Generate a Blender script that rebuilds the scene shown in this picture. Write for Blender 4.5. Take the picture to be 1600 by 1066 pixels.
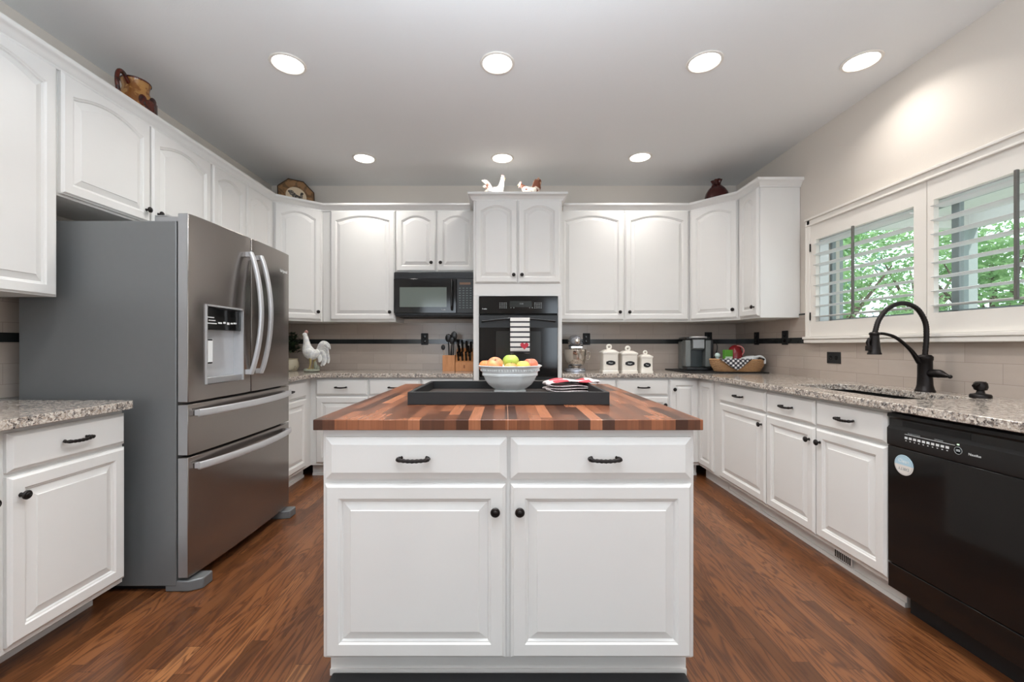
import bpy, bmesh, math, random
from mathutils import Vector, Matrix
random.seed(7)
PI = math.pi
S = bpy.context.scene
for o in list(bpy.data.objects):
    bpy.data.objects.remove(o)
C = S.collection

# ------------------------------------------------------------------ camera, world, daylight, exposure
F_PX = 665.0
cam_d = bpy.data.cameras.new('camera'); cam = bpy.data.objects.new('camera', cam_d); C.objects.link(cam)
cam.location = (0, 0, 1.162); cam.rotation_euler = (PI / 2, 0, 0)
cam_d.sensor_width = 36; cam_d.lens = 36 * F_PX / 1600
cam_d.shift_x = 11 / 1600; cam_d.shift_y = 6.5 / 1600; cam_d.clip_start = 0.05
S.camera = cam
S.view_settings.view_transform = 'Standard'; S.view_settings.look = 'None'
S.view_settings.gamma = 1; S.view_settings.use_curve_mapping = False
S.view_settings.exposure = -0.88
W = bpy.data.worlds.new('world'); S.world = W; W.use_nodes = True
bg = W.node_tree.nodes['Background']; bg.inputs[0].default_value = (0.82, 0.91, 1.0, 1); bg.inputs[1].default_value = 4.0

def lamp(name, kind, loc, rot, energy, col, **kw):
    d = bpy.data.lights.new(name, kind); d.energy = energy; d.color = col
    for k, v in kw.items(): setattr(d, k, v)
    o = bpy.data.objects.new(name, d); o.location = loc; o.rotation_euler = rot; C.objects.link(o); return o
# daylight through the two patio windows behind the camera
for x in (-1.55, 1.6):
    lamp('daylight_rear', 'AREA', (x, -3.05, 1.5), (PI / 2, 0, 0), 30, (0.80, 0.90, 1.0), shape='RECTANGLE', size=1.1, size_y=1.5)
lamp('ceiling_fill', 'AREA', (0.0, 0.35, 1.9), (PI, 0, 0), 170, (0.80, 0.90, 1.0), shape='DISK', size=1.4)  # added upward fill to brighten the ceiling; the room has no such lamp
lamp('sun', 'SUN', (5, 0, 9), (math.radians(48), 0, math.radians(20)), 9.0, (1.0, 0.97, 0.9), angle=0.03)

# ------------------------------------------------------------------ materials
def lin(c):
    return tuple(((v / 255) / 12.92 if v / 255 <= 0.04045 else ((v / 255 + 0.055) / 1.055) ** 2.4) for v in c) + (1,)
class N:
    def __init__(s, name):
        s.m = bpy.data.materials.new(name); s.m.use_nodes = True
        s.t = s.m.node_tree; s.b = s.t.nodes['Principled BSDF']
    def n(s, typ, ins=None, **kw):
        x = s.t.nodes.new(typ)
        for k, v in kw.items(): setattr(x, k, v)
        for k, v in (ins or {}).items(): s.set(x.inputs[k], v)
        return x
    def set(s, sock, v):
        if isinstance(v, bpy.types.NodeSocket): s.t.links.new(v, sock)
        elif isinstance(v, bpy.types.Node): s.t.links.new(v.outputs[0], sock)
        else: sock.default_value = v
    def math(s, op, a, b=0.0, c=None):
        ins = {0: a, 1: b}
        if c is not None: ins[2] = c
        return s.n('ShaderNodeMath', ins, operation=op).outputs[0]
    def xyz(s, kind='Object'):
        tc = s.n('ShaderNodeTexCoord'); sp = s.n('ShaderNodeSeparateXYZ', {0: tc.outputs[kind]})
        return sp.outputs[0], sp.outputs[1], sp.outputs[2]
    def vec(s, a=0.0, b=0.0, c=0.0):
        return s.n('ShaderNodeCombineXYZ', {0: a, 1: b, 2: c}).outputs[0]
    def ramp(s, fac, stops, interp='LINEAR'):
        r = s.n('ShaderNodeValToRGB', {0: fac}); r.color_ramp.interpolation = interp
        e = r.color_ramp.elements
        while len(e) < len(stops): e.new(0.5)
        for el, (p, c) in zip(e, stops): el.position = p; el.color = c if len(c) == 4 else c + (1,)
        return r.outputs[0]
    def mix(s, f, a, b, mode='MIX'):
        x = s.n('ShaderNodeMix', data_type='RGBA', blend_type=mode)
        s.set(x.inputs[0], f); s.set(x.inputs[6], a); s.set(x.inputs[7], b); return x.outputs[2]
    def noise(s, vec, scale, detail=3, rough=0.5, dist=0.0):
        return s.n('ShaderNodeTexNoise', {'Vector': vec, 'Scale': scale, 'Detail': detail, 'Roughness': rough, 'Distortion': dist}).outputs[0]
    def obj(s): return s.n('ShaderNodeTexCoord').outputs['Object']
    def bump(s, h, strength=0.2, dist=0.002):
        b = s.n('ShaderNodeBump', {'Height': h, 'Strength': strength, 'Distance': dist}); s.set(s.b.inputs['Normal'], b.outputs[0])
    def out(s, color=None, rough=0.5, metal=0.0, **kw):
        if color is not None: s.set(s.b.inputs['Base Color'], color)
        s.set(s.b.inputs['Roughness'], rough); s.set(s.b.inputs['Metallic'], metal)
        for k, v in kw.items(): s.set(s.b.inputs[k.replace('_', ' ')], v)
        return s.m
def plain(name, rgb, rough=0.5, metal=0.0, var=0.04, scale=30, **kw):
    m = N(name); c = lin(rgb)
    n = m.noise(m.obj(), scale, 2)
    col = m.mix(n, tuple(v * (1 - var) for v in c[:3]) + (1,), tuple(min(1, v * (1 + var)) for v in c[:3]) + (1,))
    return m.out(col, rough, metal, **kw)

M = {}
M['paint'] = plain('cabinet_paint', (228, 227, 224), 0.38, var=0.015, scale=6)
M['trimwhite'] = plain('trim_paint', (232, 227, 219), 0.42, var=0.015, scale=6)
M['bronze'] = plain('oil_rubbed_bronze', (40, 36, 35), 0.38, 0.7, var=0.25, scale=120)
M['blackgloss'] = plain('black_gloss', (14, 15, 16), 0.09, var=0.05)
M['blackplastic'] = plain('black_plastic', (22, 23, 24), 0.32)
M['blackmatte'] = plain('black_matte', (20, 21, 23), 0.6)
M['darkgap'] = plain('dark_recess', (9, 9, 9), 0.8)
M['display'] = plain('grey_print', (150, 156, 156), 0.5)
M['whiteprint'] = plain('white_print', (225, 228, 228), 0.5)
M['sidegrey'] = plain('fridge_side_grey', (114, 116, 117), 0.42, 0.25, var=0.03)
M['edgegrey'] = plain('fridge_edge_grey', (165, 166, 168), 0.35, 0.6, var=0.03)
M['handle'] = plain('handle_silver', (205, 206, 208), 0.32, 0.55, var=0.03)
M['chrome'] = plain('polished_steel', (215, 208, 200), 0.08, 1.0, var=0.02)
M['mixergrey'] = plain('mixer_silver', (178, 182, 190), 0.2, 0.7, var=0.02)
M['ceramic'] = plain('white_ceramic', (238, 241, 241), 0.12, var=0.02)
M['cream'] = plain('cream_ceramic', (236, 231, 221), 0.22, var=0.03)
M['sinkblack'] = plain('sink_composite', (20, 21, 20), 0.5)
M['rod_backlit'] = plain('tilt_rod_backlit_shade', (96, 95, 90), 0.5)  # shade of the backlit rod put into its base colour
M['louver'] = plain('louver_white', (240, 243, 244), 0.45, var=0.01)

def steel():
    m = N('brushed_steel'); x, y, z = m.xyz()
    n = m.noise(m.vec(m.math('MULTIPLY', x, 3.0), m.math('MULTIPLY', y, 3.0), m.math('MULTIPLY', z, 260.0)), 1.0, 2)
    col = m.mix(n, lin((150, 143, 138)), lin((154, 147, 142)))
    r = m.math('MULTIPLY_ADD', n, 0.03, 0.19)
    return m.out(col, r, 0.95)
M['steel'] = steel()

def wallm(name, rgb, scale=160, strength=0.25):
    m = N(name); o = m.obj(); n = m.noise(o, scale, 3, 0.6)
    m.bump(n, strength, 0.002)
    n2 = m.noise(o, 1.5, 2); c = lin(rgb)
    return m.out(m.mix(n2, tuple(v * .97 for v in c[:3]) + (1,), c), 0.75)
M['wall'] = wallm('wall_paint', (219, 211, 201))
M['ceiling'] = wallm('ceiling_paint', (236, 237, 237), 110, 0.3)

def floor_m():
    m = N('oak_floor'); x, y, z = m.xyz()
    pw = 0.0585
    xi = m.math('FLOOR', m.math('DIVIDE', x, pw)); xf = m.math('FRACT', m.math('DIVIDE', x, pw))
    off = m.n('ShaderNodeTexWhiteNoise', {'W': xi}, noise_dimensions='1D').outputs[0]
    yy = m.math('ADD', m.math('DIVIDE', y, 0.85), m.math('MULTIPLY', off, 7.0))
    yi = m.math('FLOOR', yy); yf = m.math('FRACT', yy)
    rnd = m.n('ShaderNodeTexWhiteNoise', {'Vector': m.vec(xi, yi, 0.0)}, noise_dimensions='3D').outputs[0]
    # long cathedral grain: noise stretched along the board
    shift = m.math('MULTIPLY', rnd, 40.0)
    v = m.vec(m.math('ADD', m.math('MULTIPLY', x, 16.0), shift), m.math('MULTIPLY', y, 1.7), shift)
    g = m.noise(v, 1.0, 2, 0.5, 0.6)
    rings = m.math('SINE', m.math('MULTIPLY', g, 62.0))
    rings = m.math('POWER', m.math('MULTIPLY_ADD', rings, 0.5, 0.5), 2.2)
    fine = m.noise(m.vec(m.math('MULTIPLY', x, 420.0), m.math('MULTIPLY', y, 11.0), shift), 1.0, 3, 0.6)
    base = m.ramp(rnd, [(0.0, lin((90, 56, 31))), (0.15, lin((112, 69, 38))), (0.6, lin((127, 79, 45))), (0.93, lin((142, 91, 54))), (1.0, lin((164, 111, 68)))])
    col = m.mix(m.math('MULTIPLY', rings, 0.72), base, lin((66, 36, 22)))
    col = m.mix(m.math('MULTIPLY', fine, 0.35), col, lin((70, 36, 20)))
    gap = m.math('ADD', m.math('LESS_THAN', xf, 0.022), m.math('LESS_THAN', yf, 0.002))
    col = m.mix(m.math('MULTIPLY', m.math('MINIMUM', gap, 1.0), 0.75), col, lin((34, 18, 10)))
    m.bump(m.math('SUBTRACT', m.math('MULTIPLY', fine, 0.3), gap), 0.12, 0.001)
    return m.out(col, m.math('MULTIPLY_ADD', fine, 0.12, 0.24), 0.0)
M['floor'] = floor_m()

def butcher():
    m = N('butcher_block'); x, y, z = m.xyz()
    w = 0.0405
    xi = m.math('FLOOR', m.math('DIVIDE', x, w)); xf = m.math('FRACT', m.math('DIVIDE', x, w))
    off = m.n('ShaderNodeTexWhiteNoise', {'W': xi}, noise_dimensions='1D').outputs[0]
    yy = m.math('ADD', m.math('DIVIDE', y, 0.30), m.math('MULTIPLY', off, 9.0))
    yi = m.math('FLOOR', yy); yf = m.math('FRACT', yy)
    rnd = m.n('ShaderNodeTexWhiteNoise', {'Vector': m.vec(xi, yi, 3.0)}, noise_dimensions='3D').outputs[0]
    base = m.ramp(rnd, [(0.0, lin((66, 38, 26))), (0.3, lin((106, 66, 46))), (0.55, lin((134, 82, 56))), (0.8, lin((158, 98, 66))), (1.0, lin((188, 122, 86)))])
    g = m.noise(m.vec(m.math('MULTIPLY', x, 90.0), m.math('MULTIPLY', y, 7.0), m.math('MULTIPLY', rnd, 30.0)), 1.0, 4, 0.6, 0.8)
    col = m.mix(m.math('MULTIPLY', m.math('POWER', g, 2.0), 0.7), base, lin((52, 28, 18)))
    gap = m.math('MINIMUM', m.math('ADD', m.math('LESS_THAN', xf, 0.025), m.math('LESS_THAN', yf, 0.004)), 1.0)
    col = m.mix(m.math('MULTIPLY', gap, 0.5), col, lin((40, 22, 14)))
    return m.out(col, 0.27, 0.0)
M['butcher'] = butcher()

def granite():
    m = N('granite'); o = m.obj()
    wob = m.n('ShaderNodeTexNoise', {'Vector': o, 'Scale': 60.0, 'Detail': 2.0}).outputs[1]
    v = m.mix(0.02, o, wob, 'ADD')
    v1 = m.n('ShaderNodeTexVoronoi', {'Vector': v, 'Scale': 105.0}); s1 = m.n('ShaderNodeSeparateColor', {0: v1.outputs[1]}).outputs[0]
    v2 = m.n('ShaderNodeTexVoronoi', {'Vector': v, 'Scale': 230.0}); s2 = m.n('ShaderNodeSeparateColor', {0: v2.outputs[1]}).outputs[1]
    clump = m.noise(o, 22.0, 3, 0.6)
    f = m.math('ADD', s1, m.math('MULTIPLY', m.math('SUBTRACT', clump, 0.5), 1.2))
    c1 = m.ramp(f, [(0.0, lin((50, 45, 44))), (0.13, lin((92, 82, 77))), (0.27, lin((136, 123, 113))), (0.42, lin((190, 178, 165))), (0.62, lin((216, 208, 196))), (0.8, lin((174, 158, 142)))], 'CONSTANT')
    c2 = m.ramp(s2, [(0.0, lin((44, 40, 40))), (0.12, lin((160, 146, 136))), (0.5, lin((226, 222, 216)))], 'CONSTANT')
    return m.out(m.mix(0.32, c1, c2), 0.13, 0.0)
M['granite'] = granite()

def tile(name, axis):
    m = N(name); x, y, z = m.xyz()
    u = x if axis == 'x' else y
    zz = m.math('SUBTRACT', z, 0.877)
    b = m.n('ShaderNodeTexBrick', {'Vector': m.vec(u, zz, 0.0), 'Color1': lin((186, 172, 160)), 'Color2': lin((196, 183, 171)), 'Mortar': lin((160, 148, 137)),
            'Scale': 1.0, 'Mortar Size': 0.0012, 'Mortar Smooth': 0.1, 'Bias': 0.0, 'Brick Width': 0.335, 'Row Height': 0.0985}, offset=0.5)
    n = m.noise(m.vec(m.math('MULTIPLY', u, 5.0), m.math('MULTIPLY', z, 16.0), 0.0), 1.0, 4, 0.6)
    col = m.mix(m.math('MULTIPLY', n, 0.35), b.outputs[0], lin((148, 136, 128)))
    m.bump(m.math('SUBTRACT', 1.0, b.outputs[1]), 0.25, 0.001)
    return m.out(col, 0.22)
M['tile_x'] = tile('backsplash_tile_back', 'x'); M['tile_y'] = tile('backsplash_tile_side', 'y')
M['accent'] = plain('dark_glass_tile', (44, 46, 46), 0.15, var=0.3, scale=12)

def wood(name, a, b, sx=8, sz=60):
    m = N(name); x, y, z = m.xyz()
    n = m.noise(m.vec(m.math('MULTIPLY', x, sz), m.math('MULTIPLY', y, sz), m.math('MULTIPLY', z, sx)), 1.0, 3, 0.6, 0.5)
    return m.out(m.mix(n, lin(a), lin(b)), 0.42)
M['knifewood'] = wood('knife_block_wood', (176, 112, 66), (222, 160, 106))
M['wicker'] = wood('wicker', (150, 104, 66), (226, 184, 136), 90, 120)
def spotted(name, base, spot, thr=0.55, scale=22, rough=0.3, blend=0.06):
    m = N(name); n = m.noise(m.obj(), scale, 3, 0.55, 0.4)
    f = m.ramp(n, [(thr, (0, 0, 0)), (min(1, thr + blend), (1, 1, 1))])
    return m.out(m.mix(f, lin(base), lin(spot)), rough)
M['rooster_white'] = spotted('white_rooster_glaze', (232, 232, 228), (214, 215, 216), 0.5, 40, 0.3)
M['rooster_brown'] = spotted('mottled_rooster_glaze', (232, 220, 205), (116, 60, 38), 0.53, 26, 0.3)
M['rooster_tail'] = spotted('brown_tail_glaze', (120, 66, 44), (206, 176, 150), 0.56, 40, 0.35)
M['comb'] = plain('comb_pink', (206, 160, 150), 0.4)
M['yellowleg'] = plain('leg_ochre', (176, 158, 108), 0.5)
M['stonebase'] = plain('base_stone', (150, 154, 138), 0.6, var=0.3, scale=60)
M['jug'] = spotted('jug_glaze', (176, 128, 72), (138, 88, 44), 0.5, 18, 0.18)
M['jugdark'] = spotted('jug_dark_glaze', (84, 30, 16), (50, 18, 12), 0.5, 24, 0.12)
M['maroon'] = plain('maroon_glaze', (70, 26, 24), 0.14, var=0.2, scale=8)
M['plate'] = spotted('plate_tan', (150, 112, 74), (112, 84, 56), 0.5, 14, 0.35)
M['platedark'] = plain('plate_rim_dark', (58, 38, 22), 0.35)
M['leafdark'] = spotted('dark_leaf', (38, 54, 36), (66, 88, 56), 0.5, 50, 0.5)

def leafm(name, a, b):
    m = N(name); n = m.n('ShaderNodeTexWhiteNoise', {'Vector': m.n('ShaderNodeVectorMath', {0: m.obj(), 1: (6, 6, 6)}, operation='MULTIPLY').outputs[0]}).outputs[0]
    n2 = m.noise(m.obj(), 2.2, 2)
    col = m.mix(n2, lin(a), lin(b))
    m.out(col, 0.5)
    m.b.inputs['Subsurface Weight'].default_value = 0.0
    tr = m.n('ShaderNodeBsdfTranslucent', {'Color': col}); mx = m.n('ShaderNodeMixShader', {0: 0.45, 1: m.b.outputs[0], 2: tr.outputs[0]})
    m.t.links.new(mx.outputs[0], m.t.nodes['Material Output'].inputs[0]); return m.m
M['leaf1'] = leafm('leaf_bright', (120, 166, 104), (168, 204, 150))
M['leaf2'] = leafm('leaf_blue_green', (104, 146, 134), (146, 184, 172))
M['bark'] = plain('bark', (96, 84, 72), 0.8, var=0.3)
M['grass'] = plain('lawn', (138, 152, 118), 0.9, var=0.3, scale=4)
M['patio'] = plain('patio_paint', (238, 238, 238), 0.6)
M['sashgrey'] = plain('window_sash', (150, 160, 162), 0.5)
def glassm():
    m = N('window_glass')
    tr = m.n('ShaderNodeBsdfTransparent', {0: (0.96, 0.98, 0.97, 1)}); gl = m.n('ShaderNodeBsdfGlossy', {'Roughness': 0.02})
    mx = m.n('ShaderNodeMixShader', {0: 0.05, 1: tr.outputs[0], 2: gl.outputs[0]})
    m.t.links.new(mx.outputs[0], m.t.nodes['Material Output'].inputs[0]); return m.m
M['glass'] = glassm()
def emit(name, col, st):
    m = N(name); return m.out((0.9, 0.9, 0.9, 1), 0.5, 0, Emission_Color=col, Emission_Strength=st)
M['lens'] = emit('lamp_lens', (1.0, 0.97, 0.93, 1), 14.0)
M['green_led'] = emit('green_led', (0.3, 1.0, 0.4, 1), 0.8)

# ------------------------------------------------------------------ geometry helpers
def box(bm, x0, x1, y0, y1, z0, z1):
    v = [bm.verts.new(p) for p in ((x0, y0, z0), (x1, y0, z0), (x1, y1, z0), (x0, y1, z0), (x0, y0, z1), (x1, y0, z1), (x1, y1, z1), (x0, y1, z1))]
    for f in ((0, 3, 2, 1), (4, 5, 6, 7), (0, 1, 5, 4), (1, 2, 6, 5), (2, 3, 7, 6), (3, 0, 4, 7)): bm.faces.new([v[i] for i in f])
    return v
def BX(*a):
    bm = bmesh.new(); box(bm, *a); return bm
def uncap(bm):
    for f in [f for f in bm.faces if len(f.verts) > 4]: bm.faces.remove(f)
    return bm
def lathe(bm, prof, c=(0, 0, 0), seg=32, axis='z', sx=1.0, sy=1.0, a0=0.0, rfun=None):
    rings = []
    for k, (r, h) in enumerate(prof):
        ring = []
        for i in range(seg):
            a = a0 + 2 * PI * i / seg
            rr = r + (rfun(k, a) if rfun else 0)
            p = (rr * math.cos(a) * sx, rr * math.sin(a) * sy, h)
            if axis == 'y': p = (p[0], -p[2], p[1])
            if axis == 'x': p = (p[2], p[0], p[1])
            ring.append(bm.verts.new((p[0] + c[0], p[1] + c[1], p[2] + c[2])))
        rings.append(ring)
    for a, b in zip(rings, rings[1:]):
        for i in range(seg):
            j = (i + 1) % seg; bm.faces.new((a[i], a[j], b[j], b[i]))
    bm.faces.new(rings[0][::-1]); bm.faces.new(rings[-1])
    return bm
def sweep(bm, pts, rad, seg=10, flat=None, sq=1.0):
    pw = lambda v: math.copysign(abs(v) ** sq, v)
    """tapered tube along pts; rad = number or list of r or (r_side, r_up); flat = vector that r_side lies along"""
    pts = [Vector(p) for p in pts]; n = len(pts)
    if not isinstance(rad, (list, tuple)): rad = [rad] * n
    rings = []; up = Vector(flat) if flat else None; prev = None
    for i, p in enumerate(pts):
        t = (pts[min(i + 1, n - 1)] - pts[max(i - 1, 0)]).normalized()
        if up is not None: u = (up - t * up.dot(t)).normalized()
        elif prev is None:
            a = Vector((0, 0, 1)) if abs(t.z) < 0.9 else Vector((1, 0, 0)); u = t.cross(a).normalized()
        else: u = (prev - t * prev.dot(t)).normalized()
        prev = u; w = t.cross(u)
        r = rad[i]; ra, rb = r if isinstance(r, (list, tuple)) else (r, r)
        rings.append([bm.verts.new(p + u * pw(math.cos(2 * PI * k / seg)) * ra + w * pw(math.sin(2 * PI * k / seg)) * rb) for k in range(seg)])
    for a, b in zip(rings, rings[1:]):
        for k in range(seg):
            j = (k + 1) % seg; bm.faces.new((a[k], a[j], b[j], b[k]))
    bm.faces.new(rings[0][::-1]); bm.faces.new(rings[-1])
    return bm
def curve(ctrl, n=16):
    """Catmull-Rom through control points"""
    P = [Vector(p) for p in ctrl]; P = [P[0] * 2 - P[1]] + P + [P[-1] * 2 - P[-2]]; out = []
    for i in range(1, len(P) - 2):
        for k in range(n):
            t = k / n
            out.append(0.5 * ((2 * P[i]) + (-P[i - 1] + P[i + 1]) * t + (2 * P[i - 1] - 5 * P[i] + 4 * P[i + 1] - P[i + 2]) * t * t + (-P[i - 1] + 3 * P[i] - 3 * P[i + 1] + P[i + 2]) * t ** 3))
    out.append(P[-2]); return out
def lerp_list(v, n):
    out = []
    for i in range(n):
        t = i / (n - 1) * (len(v) - 1); k = min(int(t), len(v) - 2); f = t - k
        a, b = v[k], v[k + 1]
        out.append(tuple(p + (q - p) * f for p, q in zip(a, b)) if isinstance(a, tuple) else a + (b - a) * f)
    return out
def prism(bm, poly, z0, z1):
    lo = [bm.verts.new((p[0], p[1], z0)) for p in poly]; hi = [bm.verts.new((p[0], p[1], z1)) for p in poly]
    n = len(poly); bm.faces.new(lo[::-1]); bm.faces.new(hi)
    for i in range(n): j = (i + 1) % n; bm.faces.new((lo[i], lo[j], hi[j], hi[i]))
    return bm
def ball(bm, c, r, seg=16, rings=10):
    if not isinstance(r, (tuple, list)): r = (r, r, r)
    m = Matrix.Translation(c) @ Matrix.Diagonal((r[0], r[1], r[2], 1))
    bmesh.ops.create_uvsphere(bm, u_segments=seg, v_segments=rings, radius=1.0, matrix=m); return bm
def obj(name, bm, m, parent=None, bevel=0.0, smooth=True, seg=2, loc=None, remesh=0.0, sub=0):
    bmesh.ops.recalc_face_normals(bm, faces=bm.faces)
    me = bpy.data.meshes.new(name); bm.to_mesh(me); bm.free()
    if m is not None: me.materials.append(M[m] if isinstance(m, str) else m)
    if smooth:
        me.polygons.foreach_set('use_smooth', [True] * len(me.polygons)); me.set_sharp_from_angle(angle=math.radians(38))
    o = bpy.data.objects.new(name, me); C.objects.link(o)
    if parent: o.parent = parent
    if loc: o.location = loc
    if remesh:
        r = o.modifiers.new('r', 'REMESH'); r.mode = 'VOXEL'; r.voxel_size = remesh; r.use_smooth_shade = True
        s = o.modifiers.new('s', 'SMOOTH'); s.factor = 0.5; s.iterations = 2
    if bevel:
        b = o.modifiers.new('bevel', 'BEVEL'); b.width = bevel; b.segments = seg; b.limit_method = 'ANGLE'; b.angle_limit = math.radians(40)
        b.harden_normals = False
    if sub:
        s = o.modifiers.new('sub', 'SUBSURF'); s.levels = sub; s.render_levels = sub
    return o
def tag(o, label, cat, group=None, kind=None):
    o['label'] = label; o['category'] = cat
    if group: o['group'] = group
    if kind: o['kind'] = kind
    return o
def thing(name, label, cat, loc=(0, 0, 0), rot=0.0, group=None):
    o = bpy.data.objects.new(name, None); o.empty_display_size = 0.1; C.objects.link(o)
    o.location = loc; o.rotation_euler = (0, 0, rot); return tag(o, label, cat, group)
def struct(name, bm, m, **kw):
    o = obj(name, bm, m, **kw); o['kind'] = 'structure'; return o
def copy_tree(o, parent=None):
    c = o.copy(); C.objects.link(c)
    if parent: c.parent = parent
    for ch in list(o.children): copy_tree(ch, c)
    return c
def text(name, body, size, m, parent, loc, rot, align='CENTER', ext=0.0004):
    d = bpy.data.curves.new(name, 'FONT'); d.body = body; d.size = size; d.align_x = align; d.align_y = 'CENTER'; d.extrude = ext
    t = bpy.data.objects.new(name, d); C.objects.link(t)
    dg = bpy.context.evaluated_depsgraph_get(); me = bpy.data.meshes.new_from_object(t.evaluated_get(dg))
    bpy.data.objects.remove(t); me.materials.clear(); me.materials.append(M[m])
    o = bpy.data.objects.new(name, me); C.objects.link(o); o.parent = parent; o.location = loc; o.rotation_euler = rot; return o

# ------------------------------------------------------------------ room shell
XL, XR, YB, ZC = -2.38, 2.36, 4.345, 2.79
YF = -3.2
struct('floor', BX(XL - .16, XR + .16, YF - .16, YB + .16, -0.1, 0), 'floor', smooth=False)
struct('ceiling', BX(XL - .16, XR + .16, YF - .16, YB + .16, ZC, ZC + .12), 'ceiling', smooth=False)
struct('wall_back', BX(XL - .16, XR + .16, YB, YB + .16, 0, ZC), 'wall', smooth=False)
struct('wall_left', BX(XL - .16, XL, YF, YB, 0, ZC), 'wall', smooth=False)
WY0, WY1, WZ0, WZ1 = 1.49, 3.205, 1.325, 1.962
bm = bmesh.new()
box(bm, XR, XR + .16, YF, WY0, 0, ZC); box(bm, XR, XR + .16, WY1, YB, 0, ZC)
box(bm, XR, XR + .16, WY0, WY1, 0, WZ0); box(bm, XR, XR + .16, WY0, WY1, WZ1, ZC)
struct('wall_right', bm, 'wall', smooth=False)
bm = bmesh.new()
box(bm, XL, -2.15, YF - .16, YF, 0, ZC); box(bm, 2.2, XR, YF - .16, YF, 0, ZC); box(bm, -.95, 1.0, YF - .16, YF, 0, ZC)
for (p, q) in ((-2.15, -.95), (1.0, 2.2)): box(bm, p, q, YF - .16, YF, 0, .7); box(bm, p, q, YF - .16, YF, 2.3, ZC)
struct('wall_front', bm, 'wall', smooth=False)

# window behind the shutters: jambs, sashes, glass
bm = bmesh.new(); X0, X1 = XR + .088, XR + .118
for (a, b) in ((WY0, WY0 + .03), (2.295, 2.335), (WY1 - .022, WY1)): box(bm, X0, X1, a, b, WZ0, WZ1)
box(bm, X0, X1, WY0, WY1, WZ0, WZ0 + .03); box(bm, X0, X1, WY0, WY1, WZ1 - .025, WZ1)
win = struct('window_1', bm, 'sashgrey', bevel=.003)
bm = bmesh.new()
box(bm, XR + .002, XR + .069, WY1 - .014, WY1 - .001, WZ0 + .001, WZ1 - .001); box(bm, XR + .002, XR + .069, WY0 + .001, WY0 + .014, WZ0 + .001, WZ1 - .001)
box(bm, XR + .002, XR + .069, WY0 + .015, WY1 - .015, WZ0 + .001, WZ0 + .014); box(bm, XR + .002, XR + .069, WY0 + .015, WY1 - .015, WZ1 - .014, WZ1 - .001)
obj('jamb', bm, 'louver', win)
g = obj('pane', BX(XR + .098, XR + .102, WY0 + .02, WY1 - .02, WZ0 + .02, WZ1 - .02), 'glass', win)

# backsplash tile with the dark accent liner
TZ0, TZ1 = 0.912, 1.386
bm = bmesh.new(); box(bm, XL, -.276, YB - .008, YB, TZ0, TZ1); box(bm, .498, XR, YB - .008, YB, TZ0, TZ1)
struct('trim_1', bm, 'tile_x', smooth=False)
struct('trim_2', BX(XL, XL + .008, .6, YB - .008, TZ0, TZ1), 'tile_y', smooth=False)
bm = bmesh.new(); box(bm, XR - .008, XR, 3.275, YB - .008, TZ0, 1.40); box(bm, XR - .008, XR, .5, 3.275, TZ0, 1.178)
struct('trim_3', bm, 'tile_y', smooth=False)
bm = bmesh.new(); box(bm, XL + .01, -.277, YB - .0105, YB - .008, 1.176, 1.222); box(bm, .499, XR - .01, YB - .0105, YB - .008, 1.176, 1.222)
struct('trim_4', bm, 'accent', smooth=False)
struct('trim_5', BX(XL + .008, XL + .0105, .6, YB - .011, 1.176, 1.222), 'accent', smooth=False)
bm = bmesh.new(); box(bm, XR - .0105, XR - .008, 3.275, YB - .011, 1.176, 1.222); box(bm, XR - .012, XR, 3.275, 3.40, 1.40, 1.412)
struct('trim_6', bm, 'accent', smooth=False)

# window casing (frame that carries the shutters) and sill
def casing():
    bm = bmesh.new(); xa = 2.315
    Y1, Y0, Z1, Z0 = 3.275, 1.42, 2.122, 1.222
    for (a, b, c, d) in ((Y1 - .04, Y1, Z0, Z1), (Y0, Y0 + .04, Z0, Z1), (Y0, Y1, Z1 - .052, Z1)):
        box(bm, xa, XR, a, b, c, d)
    box(bm, xa - .012, XR, Y0 - .004, Y1 + .004, Z1 - .012, Z1 + .004)
    box(bm, xa - .008, XR, Y0, Y1, Z1 - .056, Z1 - .044)
    box(bm, xa - .004, XR, Y1 - .012, Y1 + .004, Z0, Z1); box(bm, xa - .004, XR, Y0 - .004, Y0 + .012, Z0, Z1)
    box(bm, xa, XR, Y0, Y1, 1.19, Z0)
    return bm
struct('trim_7', casing(), 'trimwhite', bevel=.003)
bm = bmesh.new(); box(bm, 2.295, XR, 1.40, 3.29, 1.206, 1.226); box(bm, 2.303, XR, 1.405, 3.285, 1.178, 1.206)
struct('trim_8', bm, 'trimwhite', bevel=.004)

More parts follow.
